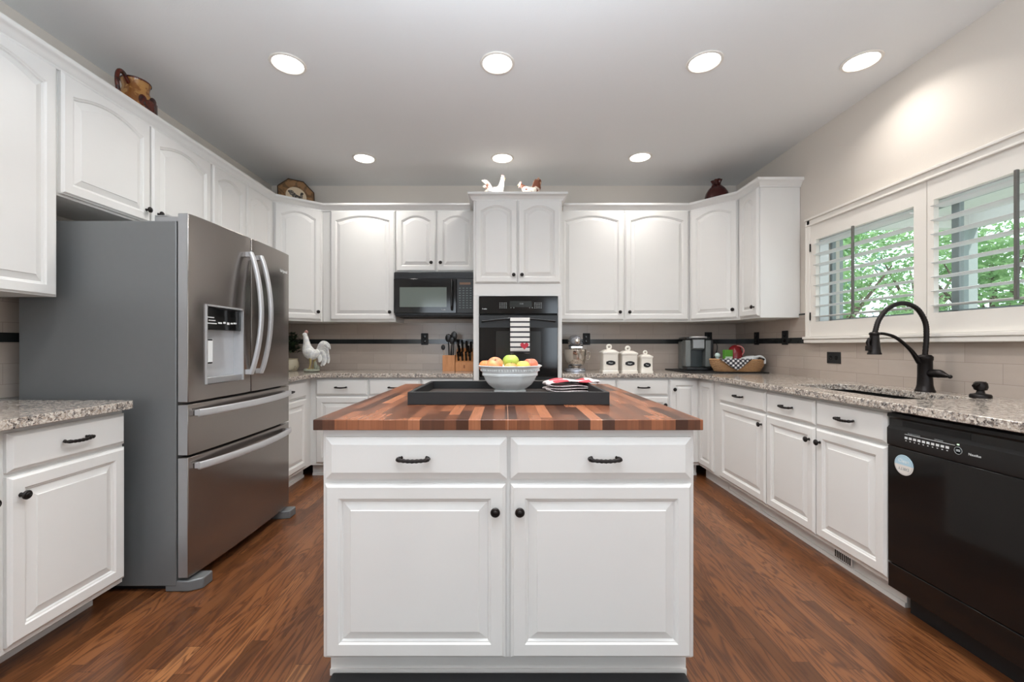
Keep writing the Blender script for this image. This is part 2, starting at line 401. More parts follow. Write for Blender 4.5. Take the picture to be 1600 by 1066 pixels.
# ------------------------------------------------------------------ shutters
def shutter(y1, y0, oy1, oy0, label, hinges):
    xf = 2.322; th = .028; z0, z1 = 1.228, 2.068; oz0, oz1 = 1.337, 1.951
    t = thing('plantation_shutter', label, 'shutter', (xf, (y0 + y1) / 2, z0), 0, 'plantation shutters on the sink window')
    cy = (y0 + y1) / 2
    bm = bmesh.new()
    box(bm, 0, th, oy1 - cy, y1 - cy, 0, z1 - z0); box(bm, 0, th, y0 - cy, oy0 - cy, 0, z1 - z0)
    box(bm, 0, th, oy0 - cy, oy1 - cy, 0, oz0 - z0); box(bm, 0, th, oy0 - cy, oy1 - cy, oz1 - z0, z1 - z0)
    obj('shutter_frame', bm, 'trimwhite', t, smooth=False)
    n = 8; pitch = (oz1 - oz0) / n
    for k in range(n):
        zc = oz0 - z0 + pitch * (k + .5); bm = bmesh.new(); tilt = math.radians(2)
        ring = []
        prof = [(.043 * math.cos(a), .0042 * math.sin(a)) for a in [2 * PI * i / 14 for i in range(14)]]
        va = []; vb = []
        for (p, q) in prof:
            px = p * math.cos(tilt) + q * math.sin(tilt); pz = -p * math.sin(tilt) + q * math.cos(tilt)
            va.append(bm.verts.new((px + .02, oy0 - cy + .003, zc + pz))); vb.append(bm.verts.new((px + .02, oy1 - cy - .003, zc + pz)))
        bm.faces.new(va); bm.faces.new(vb[::-1])
        for i in range(14): j = (i + 1) % 14; bm.faces.new((va[i], vb[i], vb[j], va[j]))
        obj('louver', bm, 'louver', t)
    ry = (oy0 + oy1) / 2 - cy
    obj('tilt_rod', BX(-.042, -.028, ry - .007, ry + .007, oz0 - z0 + .03, oz1 - z0 - .004), 'rod_backlit', t, bevel=.003)
    for hz in hinges:
        bm = bmesh.new(); sweep(bm, [(-.004, y1 - cy - .001, hz - z0 - .03), (-.004, y1 - cy - .001, hz - z0 + .03)], .005)
        obj('hinge', bm, 'bronze', t)
    return t
shutter(3.234, 2.345, 3.18, 2.418, 'white plantation shutter nearer the corner cabinet, tilted louvers above the faucet', (1.90, 1.38))
shutter(2.341, 1.462, 2.305, 1.50, 'white plantation shutter panel over the dishwasher, cut off by the right edge', ())

# ------------------------------------------------------------------ cabinet parts
def outline(w, h, ins, arch=0.0, n=14):
    """closed loop; bottom-left, bottom-right, then top edge right to left (arched)"""
    x0, x1, z0, z1 = ins, w - ins, ins, h - ins
    pts = [(x0, z0), (x1, z0)]
    for k in range(n + 1):
        t = k / n; x = x1 + (x0 - x1) * t
        drop = arch * (1 - math.sin(PI * min(1, max(0, (t - .04) / .92))) ** 0.8) if arch else 0
        pts.append((x, z1 - drop))
    return pts
def loops_mesh(loops):
    bm = bmesh.new(); rings = [[bm.verts.new((x, y, z)) for (x, z) in pts] for (pts, y) in loops]
    n = len(rings[0])
    for a, b in zip(rings, rings[1:]):
        for i in range(n): j = (i + 1) % n; bm.faces.new((a[i], a[j], b[j], b[i]))
    bm.faces.new(rings[0][::-1]); bm.faces.new(rings[-1]); return bm
TH = .02
def door_bm(w, h, arch=0.0, fw=None):
    fw = fw or min(.048, w * .2)
    if arch: arch = min(arch, .05)
    e = .007
    sl = min(.042, w * .12)
    L = [(outline(w, h, 0), 0), (outline(w, h, 0), -TH + .009), (outline(w, h, .004), -TH + .007), (outline(w, h, .011), -TH), (outline(w, h, fw, arch), -TH),
         (outline(w, h, fw + .005, arch), -TH + .005), (outline(w, h, fw + .009, arch), -TH + .006), (outline(w, h, fw + .013, arch), -TH + .012),
         (outline(w, h, fw + sl - .002, arch), -TH + .004), (outline(w, h, fw + sl, arch), -TH + .0015)]
    return loops_mesh(L)
def drawer_bm(w, h, edge=.012):
    L = [(outline(w, h, 0), 0), (outline(w, h, 0), -TH + .010), (outline(w, h, .003), -TH + .009), (outline(w, h, edge), -TH + .001), (outline(w, h, edge + .002), -TH)]
    return loops_mesh(L)
def knob(parent, u, z):
    bm = bmesh.new(); lathe(bm, [(.008, 0), (.006, .004), (.005, .012), (.009, .016), (.0155, .020), (.016, .024), (.013, .0275), (.009, .0275), (.008, .029), (.003, .031)], (u, -TH, z), 20, 'y')
    return obj('knob', bm, 'bronze', parent)
def pull(parent, u, z, w=.104):
    bm = bmesh.new(); h = w / 2
    pts = curve([(u - h + .012, -TH, z + .002), (u - h + .002, -TH - .012, z + .001), (u - h + .004, -TH - .026, z), (u - h * .5, -TH - .030, z - .002), (u, -TH - .031, z - .003),
                 (u + h * .5, -TH - .030, z - .002), (u + h - .004, -TH - .026, z), (u + h - .002, -TH - .012, z + .001), (u + h - .012, -TH, z + .002)], 6)
    n = len(pts); r = [.0048 + .0018 * math.sin(PI * i / (n - 1)) + .0009 * math.sin(i * 1.9) for i in range(n)]
    sweep(bm, pts, r, 8)
    for s in (-1, 1): ball(bm, (u + s * (h - .007), -TH - .026, z), (.0085, .0075, .0075), 10, 6)
    return obj('drawer_pull', bm, 'bronze', parent)
def cabinet(name, label, cat, origin, rot, w, d, z0, z1, fronts, toe=None, group=None, hollow=False, poly=None, extra=None):
    """local frame: x along the face (left to right seen from the front), -y towards the viewer"""
    t = thing(name, label, cat, (origin[0], origin[1], 0), rot, group)
    bm = bmesh.new()
    if poly: prism(bm, poly, z0, z1)
    elif hollow:
        box(bm, 0, w, 0, .02, z0, z1); box(bm, 0, .018, .02, d, z0, z1); box(bm, w - .018, w, .02, d, z0, z1); box(bm, .018, w - .018, .02, d, z0, z0 + .018); box(bm, .018, w - .018, d - .01, d, z0 + .018, z1)
    else: box(bm, 0, w, 0, d, z0, z1)
    if extra: extra(bm)
    obj('cabinet_box', bm, 'paint', t, bevel=.0015, seg=1)
    if toe is not None:
        bm = bmesh.new(); box(bm, 0, w, toe, d, 0, z0 - .0005); box(bm, 0, w, toe - .008, toe, 0, .022)
        obj('toe_kick', bm, 'paint', t)
    for f in fronts:
        k, u0, u1, a, b = f[:5]; opt = f[5] if len(f) > 5 else {}
        bmf = door_bm(u1 - u0, b - a, opt.get('arch', 0)) if k == 'door' else drawer_bm(u1 - u0, b - a, opt.get('edge', .012))
        p = obj('door' if k == 'door' else 'drawer', bmf, 'paint', t, loc=(u0, -.001, a), smooth=False)
        if 'knob' in opt: knob(p, opt['knob'][0] - u0, opt['knob'][1] - a)
        if 'pull' in opt: pull(p, opt['pull'][0] - u0, opt['pull'][1] - a)
    return t
UB, UT = 1.382, 2.432          # upper cabinets: bottom and top
DB, DT = 1.399, 2.427
AR = .045
YU = 4.016                      # face plane of the back uppers
def kn(u, z=1.472): return {'arch': AR, 'knob': (u, z)}
# left wall uppers (face X=-2.055, rot +90: local x = +Y)
FX = -2.055; dU = FX - XL - .002
cabinet('upper_cabinet', 'white arched two-door wall cabinet at the far left edge, above the near left counter', 'wall cabinet', (FX, .93), PI / 2, 1.018, dU, UB, UT,
        [('door', .01, .502, DB - .018, DT, kn(.46)), ('door', .512, 1.008, DB - .018, DT, {'arch': AR})])
cabinet('upper_cabinet', 'short white two-door wall cabinet directly above the refrigerator', 'wall cabinet', (FX, 1.952), PI / 2, 1.008, dU, 1.85, UT,
        [('door', .005, .495, 1.862, DT, kn(.462, 1.93)), ('door', .508, 1.0, 1.862, DT, kn(.545, 1.93))])
cabinet('upper_cabinet', 'white two-door wall cabinet between the refrigerator and the left corner', 'wall cabinet', (FX, 2.963), PI / 2, .785, dU, UB, UT,
        [('door', .008, .385, DB, DT, kn(.35)), ('door', .396, .768, DB, DT, kn(.43))])
def diag(P, Q, walls, label, kn_u):
    d = Vector((Q[0] - P[0], Q[1] - P[1])); L = d.length; rot = math.atan2(d.y, d.x)
    def loc(p):
        q = Vector((p[0] - P[0], p[1] - P[1])); return (q.x * math.cos(rot) + q.y * math.sin(rot), -q.x * math.sin(rot) + q.y * math.cos(rot))
    return cabinet('corner_upper_cabinet', label, 'wall cabinet', P, rot, L, 0, UB, UT, [('door', .018, L - .018, DB, DT, kn(kn_u(L)))], poly=[loc(p) for p in [P, Q] + walls])
E = .002
PL2, PL1 = (-2.055, 3.75), (-1.72, YU)
diag(PL2, PL1, [(-1.72, YB - E), (XL + E, YB - E), (XL + E, 3.75)], 'white diagonal corner wall cabinet in the left corner, above the white rooster', lambda L: L - .05)
PR1, PR2 = (1.741, YU), (2.04, 3.688)
diag(PR1, PR2, [(XR - E, 3.688), (XR - E, YB - E), (1.741, YB - E)], 'white diagonal corner wall cabinet in the right corner, above the coffee maker', lambda L: L - .05)
cabinet('upper_cabinet', 'narrow white wall cabinet at the right end, its plain side panel facing the camera', 'wall cabinet', (2.04, 3.687), -PI / 2, .287, XR - 2.04 - E, UB, UT,
        [('door', .012, .278, DB, DT, kn(.235))])
dB = YB - YU - .002
cabinet('upper_cabinet', 'wide single-door white wall cabinet left of the microwave', 'wall cabinet', (-1.718, YU), 0, .688, dB, UB, UT,
        [('door', .077, .683, DB, DT, kn(.64))])
cabinet('upper_cabinet', 'short white two-door wall cabinet directly above the microwave', 'wall cabinet', (-1.028, YU), 0, .751, dB, 1.842, UT,
        [('door', .006, .378, 1.857, DT, kn(.338, 1.935)), ('door', .392, .744, 1.857, DT, kn(.425, 1.935))])
cabinet('upper_cabinet', 'wide white two-door wall cabinet above the canisters, right of the oven tower', 'wall cabinet', (.499, YU), 0, 1.24, dB, UB, UT,
        [('door', .012, .618, DB, DT, kn(.578)), ('door', .630, 1.225, DB, DT, kn(.667))])
# oven tower
def tower_extra(bm):
    box(bm, 0, .049, 0, .62, .856, 1.592); box(bm, .737, .774, 0, .62, .856, 1.592); box(bm, .05, .736, .55, .62, .856, 1.592); box(bm, 0, .774, 0, .62, .10, .8555); box(bm, 0, .774, .06, .62, 0, .0995)
cabinet('oven_cabinet', 'tall white cabinet tower holding the wall oven, roosters on top', 'tall cabinet', (-.276, 3.722), 0, .774, .62, 1.592, UT,
        [('door', .016, .383, 1.705, DT, kn(.352, 1.772)), ('door', .392, .758, 1.705, DT, kn(.423, 1.772)), ('drawer', .03, .745, .14, .48), ('drawer', .03, .745, .50, .83)], extra=tower_extra)
# base cabinets, back wall (face Y=3.747)
BZ0, BZ1 = .105, .877
def base_fronts(units, wide=False, dz=(.70, .860, .128, .688)):
    out = []
    for (a, b, kside) in units:
        out.append(('drawer', a, b, .724, .860, {'pull': ((a + b) / 2, .793)}))
        kx = b - .035 if kside == 'r' else a + .035
        out.append(('door', a, b, .128, .710, {'knob': (kx, .64)}))
    return out
YBB = 3.747; dBB = YB - YBB - .002
cabinet('base_cabinet', 'white base cabinet in the back left corner below the white rooster', 'base cabinet', (-1.718, YBB), 0, .518, dBB, BZ0, BZ1, base_fronts([(.06, .512, 'r')]), toe=.06)
cabinet('base_cabinet', 'white back wall base cabinet under the bare stretch of counter, behind the island', 'base cabinet', (-1.199, YBB), 0, .463, dBB, BZ0, BZ1, base_fronts([(.006, .457, 'r')]), toe=.06)
cabinet('base_cabinet', 'white base cabinet under the knife block, mostly hidden by the island', 'base cabinet', (-.735, YBB), 0, .457, dBB, BZ0, BZ1, base_fronts([(.006, .45, 'l')]), toe=.06)
cabinet('base_cabinet', 'white base cabinet under the stand mixer, right of the oven tower', 'base cabinet', (.499, YBB), 0, .48, dBB, BZ0, BZ1, base_fronts([(.006, .472, 'l')]), toe=.06)
cabinet('base_cabinet', 'white base cabinet under the three canisters on the back wall', 'base cabinet', (.980, YBB), 0, .458, dBB, BZ0, BZ1, base_fronts([(.006, .453, 'r')]), toe=.06)
# corner base with a folding door (two leaves at right angles)
t = cabinet('corner_base_cabinet', 'white corner base cabinet with two full-height door leaves below the coffee maker', 'base cabinet', (1.439, YBB), 0, .271, dBB, BZ0, BZ1,
            [('door', .008, .262, .128, .860, {'knob': (.042, .775)})], toe=.06,
            extra=lambda bm: (box(bm, .271, .915, .0, dBB, BZ0, BZ1), box(bm, .272, .915, -.377, -.0005, BZ0, BZ1)))
d2 = obj('door', door_bm(.262, .732, fw=.05), 'paint', t, loc=(.271, -.108 + .095, .128), smooth=False); d2.rotation_euler = (0, 0, -PI / 2)
bm = bmesh.new(); box(bm, .272 + .06, .9, -.377, .0, 0, BZ0 - .0005); obj('toe_kick', bm, 'paint', t)
# right wall base run (face X=1.71, local x = -Y)
RX = 1.71; dR = XR - RX - .004
cabinet('base_cabinet', 'white one-drawer base cabinet left of the sink on the right wall run', 'base cabinet', (RX, 3.367), -PI / 2, .604, dR, BZ0, BZ1, base_fronts([(.008, .598, 'r')]), toe=.067)
cabinet('sink_base_cabinet', 'white two-door two-drawer base cabinet under the black sink, vent in its toe kick', 'base cabinet', (RX, 2.762), -PI / 2, .880, dR, BZ0, BZ1,
        base_fronts([(.006, .434, 'r'), (.444, .872, 'l')]), toe=.067, hollow=True)
cabinet('base_cabinet', 'white base cabinet beyond the dishwasher, outside the picture on the right', 'base cabinet', (RX, 1.262), -PI / 2, .6, dR, BZ0, BZ1, base_fronts([(.006, .594, 'r')]), toe=.067)
# left wall base run (face X=-1.71, local x = +Y)
LX = -1.71; dL = LX - XL - .004
cabinet('base_cabinet', 'white base cabinet in the near left foreground, its drawer above one raised-panel door', 'base cabinet', (LX, 1.44), PI / 2, .462, dL, BZ0, BZ1, base_fronts([(.010, .457, 'l')]), toe=.14)
cabinet('base_cabinet', 'white base cabinet cut off by the left edge of the picture, only a sliver showing', 'base cabinet', (LX, .975), PI / 2, .463, dL, BZ0, BZ1, base_fronts([(.006, .453, 'r')]), toe=.14)
cabinet('base_cabinet', 'white base cabinet in the gap between the refrigerator and the left corner', 'base cabinet', (LX, 2.965), PI / 2, .781, dL, BZ0, BZ1, base_fronts([(.03, .665, 'l')]), toe=.067)
# island
def isl(bm): box(bm, 0, 1.254, 1.19, 1.20, 0, .105)
IS0 = -.615
cabinet('kitchen_island', 'white island cabinet with two drawers over two raised-panel doors', 'kitchen island', (IS0, 1.442), 0, 1.254, 1.20, .105, .878,
        [('drawer', .012, .622, .712, .853, {'pull': (.312, .785), 'edge': .022}), ('drawer', .634, 1.242, .712, .853, {'pull': (.945, .785), 'edge': .022}),
         ('door', .010, .617, .113, .697, {'knob': (.583, .611)}), ('door', .634, 1.242, .113, .697, {'knob': (.664, .611)})], toe=.062)
bm = BX(-.638, .659, 1.414, 2.726, .879, .914)
ct = obj('butcher_block_top', bm, 'butcher', bevel=.002); tag(ct, 'dark and orange walnut butcher block top lying on the island', 'countertop')
obj('seam', BX(.0095, .0110, 1.4135, 2.7265, .8795, .9143), plain('pale_seam', (196, 150, 120), .5), ct)

# ------------------------------------------------------------------ crown mouldings
def crown(path, name, label):
    prof = [(0.0, 2.424), (.008, 2.424), (.010, 2.434), (.018, 2.440), (.022, 2.452), (.034, 2.464), (.042, 2.468), (.045, 2.474), (.045, 2.489), (0.0, 2.489)]
    bm = bmesh.new(); P = [Vector(p) for p in path]; n = len(P); rings = []
    for i in range(n):
        ds = []
        if i > 0: ds.append((P[i] - P[i - 1]).normalized())
        if i < n - 1: ds.append((P[i + 1] - P[i]).normalized())
        nr = [Vector((d.y, -d.x)) for d in ds]
        if len(nr) == 2: m = (nr[0] + nr[1]).normalized(); m = m / m.dot(nr[0])
        else: m = nr[0]
        rings.append([bm.verts.new((P[i].x + m.x * a, P[i].y + m.y * a, z)) for (a, z) in prof])
    k = len(prof)
    for a, b in zip(rings, rings[1:]):
        for i in range(k): j = (i + 1) % k; bm.faces.new((a[i], a[j], b[j], b[i]))
    bm.faces.new(rings[0][::-1]); bm.faces.new(rings[-1])
    return tag(obj(name, bm, 'paint'), label, 'crown moulding')
e = .0015
crown([(FX + e, .93), (FX + e, 3.75), (-1.72, YU - e), (-.326, YU - e)], 'crown_moulding', 'white crown moulding running along the left and back left wall cabinets')
crown([(.547, YU - e), (1.741, YU - e), (2.04 - e, 3.688), (2.04 - e, 3.40 - e), (XR - .001, 3.40 - e)], 'crown_moulding', 'white crown moulding on the right hand wall cabinets, turning the right corner')
crown([(-.276 - e, YB - .002), (-.276 - e, 3.722 - e), (.498 + e, 3.722 - e), (.498 + e, YB - .002)], 'crown_moulding', 'white crown moulding around the top of the oven tower')

# ------------------------------------------------------------------ granite countertops
def slab(outer, hole, z0, z1):
    bm = bmesh.new()
    def loop(pts):
        v = [bm.verts.new((p[0], p[1], z0)) for p in pts]; return [bm.edges.new((v[i], v[(i + 1) % len(v)])) for i in range(len(v))]
    ed = loop(outer) + (loop(hole) if hole else [])
    bmesh.ops.triangle_fill(bm, use_beauty=True, edges=ed)
    r = bmesh.ops.extrude_face_region(bm, geom=list(bm.faces))
    bmesh.ops.translate(bm, vec=(0, 0, z1 - z0), verts=[v for v in r['geom'] if isinstance(v, bmesh.types.BMVert)])
    return bm
def arc(cx, cy, r, a0, a1, n=8): return [(cx + r * math.cos(a0 + (a1 - a0) * i / n), cy + r * math.sin(a0 + (a1 - a0) * i / n)) for i in range(n + 1)]
CZ0, CZ1 = .879, .914
def counter(outer, hole, label):
    return tag(obj('granite_countertop', slab(outer, hole, CZ0, CZ1), 'granite', bevel=.003), label, 'countertop')
counter([(XL + .009, .9), (-1.66, .9)] + arc(-1.69, 1.888, .03, 0, PI / 2, 5) + [(XL + .009, 1.918)], None, 'speckled granite countertop in the left foreground, beside the refrigerator')
counter([(XL + .009, 2.962), (-1.66, 2.962), (-1.66, 3.60)] + arc(-1.56, 3.607, .10, PI, PI / 2, 6) + [(-.279, 3.707), (-.279, YB - .009), (XL + .009, YB - .009)], None, 'speckled granite countertop from the left corner to the oven tower')
hole = arc(1.87, 2.65, .06, PI / 2, PI) + arc(1.85, 2.00, .04, PI, 1.5 * PI) + arc(2.13, 2.02, .06, 1.5 * PI, 2 * PI) + arc(2.11, 2.63, .08, 0, PI / 2)
counter([(.501, YB - .009), (.501, 3.707)] + arc(1.50, 3.547, .16, PI / 2, 0, 10) + [(1.66, .66), (XR - .009, .66), (XR - .009, YB - .009)], hole, 'speckled granite countertop from the oven tower round to the sink wall')
# sink
t = thing('kitchen_sink', 'black undermount sink sunk in the right granite counter', 'sink', (2.0, 2.335, .68))
bm = bmesh.new()
def rr(ax, ay, r, cx=0, cy=0):
    return arc(cx + ax - r, cy + ay - r, r, 0, PI / 2, 5) + arc(cx - ax + r, cy + ay - r, r, PI / 2, PI, 5) + arc(cx - ax + r, cy - ay + r, r, PI, 1.5 * PI, 5) + arc(cx + ax - r, cy - ay + r, r, 1.5 * PI, 2 * PI, 5)
L = [(rr(.215, .40, .06), .198), (rr(.215, .40, .06), 0), (rr(.205, .39, .05), 0), (rr(.205, .39, .05), 0)]
rings = [[bm.verts.new((x, y, z)) for (x, y) in pts] for (pts, z) in [(rr(.22, .405, .07), .1985), (rr(.21, .395, .06), 0.0), (rr(.18, .365, .05), 0.0), (rr(.17, .355, .04), .012), (rr(.198, .384, .06), .03), (rr(.205, .39, .065), .1985)]]
for a, b in zip(rings, rings[1:] + rings[:1]):
    for i in range(len(a)): j = (i + 1) % len(a); bm.faces.new((a[i], a[j], b[j], b[i]))
bm.faces.new(rings[3][::-1])
obj('basin', bm, 'sinkblack', t)
bm = bmesh.new(); lathe(bm, [(.045, .0125), (.045, .017), (.03, .016), (.01, .014)], (0, .05, 0), 24); obj('drain', bm, 'chrome', t)

# ------------------------------------------------------------------ refrigerator
FR = thing('refrigerator', 'stainless steel french-door refrigerator with grey side and water dispenser', 'refrigerator', (-1.9, 2.47, 0))
fx = lambda x: x + 1.9
fy = lambda y: y - 2.47
Y0, Y1 = 2.0, 2.935
bm = bmesh.new(); box(bm, fx(-2.285), fx(-1.545), fy(Y0), fy(Y1), .028, 1.747)
obj('body', bm, 'sidegrey', FR, bevel=.004)
bm = bmesh.new(); box(bm, fx(-2.2), fx(-1.60), fy(Y0 + .03), fy(Y1 - .03), 0, .03); obj('base', bm, 'blackmatte', FR)
for (a, b) in ((Y0 + .002, Y0 + .10), (Y1 - .10, Y1 - .002)):
    bm = bmesh.new(); prism(bm, [(fx(-1.60), fy(a)), (fx(-1.49), fy(a)), (fx(-1.44), fy(a) + .03 if a < 2.4 else fy(a) + .02), (fx(-1.44), fy(b)), (fx(-1.60), fy(b))], .0, .052)
    obj('foot_cover', bm, 'sidegrey', FR, bevel=.006)
for (a, b) in ((Y0 + .005, Y0 + .14), (Y1 - .14, Y1 - .005)):
    bm = bmesh.new(); box(bm, fx(-1.66), fx(-1.50), fy(a) + .01, fy(b), 1.748, 1.772); box(bm, fx(-1.66), fx(-1.60), fy(a) + .01, fy(b), 1.772, 1.779)
    obj('hinge_cover', bm, 'edgegrey', FR, bevel=.005)
XF0 = -1.538
def front_x(y):        # gentle bow of the whole front
    t = (y - (Y0 + Y1) / 2) / ((Y1 - Y0) / 2); return -1.472 - .014 * t * t - .0 * y
def fdoor(name, ya, yb, za, zb, holes=None, parent=FR):
    ny = 10; ys = [ya + (yb - ya) * i / ny for i in range(ny + 1)]; zs = [za, zb]
    if holes: ys = sorted(set([y for y in ys if not (holes[0] - .01 < y < holes[1] + .01)] + [holes[0], holes[1]])); zs = [za, holes[2], holes[3], zb]
    bm = bmesh.new(); V = {}
    e = .010
    def v(i, j, back):
        k = (i, j, back)
        if k not in V:
            x = XF0 if back else front_x(ys[i])
            if not back and (i == 0 or i == len(ys) - 1): x -= .004
            V[k] = bm.verts.new((fx(x), fy(ys[i]), zs[j]))
        return V[k]
    def inh(i, j): return holes and ys[i] >= holes[0] - 1e-6 and ys[i + 1] <= holes[1] + 1e-6 and zs[j] >= holes[2] - 1e-6 and zs[j + 1] <= holes[3] + 1e-6
    ni, nj = len(ys) - 1, len(zs) - 1
    for i in range(ni):
        for j in range(nj):
            if inh(i, j): continue
            bm.faces.new((v(i, j, 0), v(i + 1, j, 0), v(i + 1, j + 1, 0), v(i, j + 1, 0)))
            bm.faces.new((v(i, j, 1), v(i, j + 1, 1), v(i + 1, j + 1, 1), v(i + 1, j, 1)))
            for (di, dj, a, b) in ((-1, 0, (i, j), (i, j + 1)), (1, 0, (i + 1, j), (i + 1, j + 1)), (0, -1, (i, j), (i + 1, j)), (0, 1, (i, j + 1), (i + 1, j + 1))):
                ii, jj = i + di, j + dj
                if not (0 <= ii < ni and 0 <= jj < nj) or inh(ii, jj):
                    bm.faces.new((v(*a, 0), v(*b, 0), v(*b, 1), v(*a, 1)))
    return obj(name, bm, 'steel', parent, bevel=.003)
HO = (2.103, 2.40, .968, 1.365)
ld = fdoor('left_door', Y0 + .001, 2.471, .892, 1.783, HO)
rd = fdoor('right_door', 2.479, Y1 - .001, .892, 1.783)
dw1 = fdoor('drawer', Y0 + .001, Y1 - .001, .642, .882)
dw2 = fdoor('drawer', Y0 + .001, Y1 - .001, .066, .632)
for (p, za, zb) in ((ld, .892, 1.783), (dw1, .642, .882), (dw2, .066, .632)):
    obj('side_edge', BX(fx(XF0 + .003), fx(-1.492), fy(Y0 - .0015), fy(Y0 + .0008), za + .003, zb - .003), 'edgegrey', p)
def vhandle(parent, y, za, zb):
    bm = bmesh.new(); pts = []; n = 22
    for i in range(n + 1):
        t = i / n; z = za + (zb - za) * t; b = math.sin(PI * t) ** .8
        pts.append((fx(front_x(y) + .024 + .060 * b), fy(y), z))
    sweep(bm, pts, [(.015, .010)] * (n + 1), 16, flat=(0, 1, 0), sq=.45)
    for z in (za + .012, zb - .012): box(bm, fx(front_x(y)) - .001, fx(front_x(y)) + .030, fy(y) - .011, fy(y) + .011, z - .014, z + .014)
    return obj('handle', bm, 'handle', parent, bevel=.001)
vhandle(ld, 2.425, .998, 1.690); vhandle(rd, 2.525, .998, 1.690)
def hhandle(parent, z):
    bm = bmesh.new(); pts = []; n = 22; a, b = Y0 + .035, Y1 - .035
    for i in range(n + 1):
        t = i / n; y = a + (b - a) * t
        pts.append((fx(front_x(y) + .020 + .040 * math.sin(PI * t) ** .7), fy(y), z))
    sweep(bm, pts, [(.018, .009)] * (n + 1), 16, flat=(0, 0, 1), sq=.45)
    for y in (a + .012, b - .012): box(bm, fx(front_x(y)) - .001, fx(front_x(y)) + .026, fy(y) - .013, fy(y) + .013, z - .013, z + .013)
    return obj('handle', bm, 'handle', parent, bevel=.001)
hhandle(dw1, .838); hhandle(dw2, .585)
# dispenser
bm = bmesh.new(); hx = fx(front_x(2.25)); d = .052
y0, y1, z0, z1 = fy(HO[0]), fy(HO[1]), HO[2], HO[3]
box(bm, hx - d - .003, hx - d, y0, y1, z0, z1)
box(bm, hx - d, hx + .002, y0 - .001, y0 + .006, z0, z1); box(bm, hx - d, hx + .002, y1 - .006, y1 + .001, z0, z1)
box(bm, hx - d, hx + .002, y0, y1, z1 - .008, z1)
dp = obj('dispenser', bm, 'handle', ld)
bm = bmesh.new(); prism(bm, [(hx - d, y0 + .006), (hx - .004, y0 + .006), (hx - .004, y1 - .006), (hx - d, y1 - .006)], z0, z0 + .032); obj('drip_tray', bm, 'edgegrey', dp, bevel=.003)
obj('control_display', BX(hx - d, hx - .010, y0 + .006, y1 - .006, z1 - .125, z1 - .014), 'blackgloss', dp, bevel=.003)
bm = bmesh.new()
for i, (a, b, c, dd) in enumerate(((.02, .07, .035, .030), (.03, .08, .050, .045), (.02, .09, .065, .060), (.10, .13, .062, .054), (.14, .16, .060, .050), (.17, .19, .064, .052), (.20, .22, .060, .052), (.225, .25, .058, .05))):
    box(bm, hx - .0102, hx - .0095, y0 + a, y0 + b, z1 - .03 - c, z1 - .03 - dd)
obj('display_icons', bm, 'whiteprint', dp)
obj('lever', BX(hx - d + .002, hx - .020, y0 + .02, y0 + .075, z0 + .10, z0 + .225), 'blackmatte', dp, bevel=.004)
obj('lever_face', BX(hx - .019, hx - .017, y0 + .035, y0 + .07, z0 + .108, z0 + .217), 'ceramic', dp, bevel=.001)
text('brand_badge', 'Whirlpool', .030, 'whiteprint', rd, (fx(front_x(2.83)) + .001, fy(2.83), 1.655), (PI / 2, 0, PI / 2))

# ------------------------------------------------------------------ microwave
MW = thing('microwave', 'black over-counter microwave below the short two-door cabinet', 'microwave', (-.652, 3.93, 1.428))
w = .372; H = .405
obj('body', BX(-w, w, .018, .40, 0.012, H + .008), 'blackplastic', MW, bevel=.003)
bm = bmesh.new(); box(bm, -w, w, 0, .018, H - .055, H)
for k in range(5): box(bm, -w + .02, w - .02, -.004, .001, H - .049 + k * .0095, H - .045 + k * .0095)
obj('vent_grille', bm, 'blackplastic', MW)
dr = obj('door', BX(-w, .205, -.012, .017, .028, H - .058), 'blackgloss', MW, bevel=.004)
def mwglass():
    m = N('microwave_window_reflection'); return m.out(lin((108, 118, 112)), 0.1)  # greenish-grey reflection painted into the glass colour
obj('window', BX(-w + .055, .115, -.0135, -.0121, .085, .268), mwglass(), dr)
bm = bmesh.new(); sweep(bm, curve([(.165, -.012, .06), (.165, -.04, .075), (.165, -.046, .19), (.165, -.04, .32), (.165, -.012, .335)], 6), .010, 10); obj('handle', bm, 'blackgloss', dr)
text('brand_badge', 'Profile', .014, 'whiteprint', dr, (.085, -.0137, .058), (PI / 2, 0, 0))
cp = obj('control_panel', BX(.207, w, -.010, .017, .028, H - .058), 'blackplastic', MW, bevel=.003)
obj('display', BX(.235, .335, -.0115, -.0101, .292, .312), plain('amber_display', (120, 84, 56), .3), cp)
bm = bmesh.new()
for r in range(9):
    for c in range(4): box(bm, .228 + c * .033, .245 + c * .033, -.0115, -.0101, .075 + r * .0225, .083 + r * .0225)
obj('keypad', bm, plain('keypad_grey', (92, 104, 100), .4), cp)
obj('underside', BX(-w + .005, w - .005, .02, .395, 0, .011), 'blackmatte', MW)

# ------------------------------------------------------------------ wall oven
OV = thing('built_in_oven', 'black glass wall oven built into the white tower', 'oven', (.117, 3.716, .858))
w = .343
obj('oven_body', BX(-w + .004, w - .004, .006, .54, .004, .728), 'blackmatte', OV)
bm = bmesh.new(); n = 12
top = [(-w + 2 * w * i / n, .728 + .004 * math.sin(PI * i / n)) for i in range(n + 1)]
poly = [(-w, .577)] + [(w, .577)] + top[::-1]
a = [bm.verts.new((x, -.026, z)) for (x, z) in poly]; b = [bm.verts.new((x, .004, z)) for (x, z) in poly]
bm.faces.new(a); bm.faces.new(b[::-1])
for i in range(len(poly)): j = (i + 1) % len(poly); bm.faces.new((a[i], a[j], b[j], b[i]))
cp = obj('control_panel', bm, 'blackgloss', OV, bevel=.003)
obj('display', BX(-.075, .115, -.0275, -.0265, .635, .685), plain('oven_display', (36, 40, 38), .2), cp)
text('clock', '12:06', .016, 'display', cp, (.025, -.0278, .663), (PI / 2, 0, 0))
bm = bmesh.new()
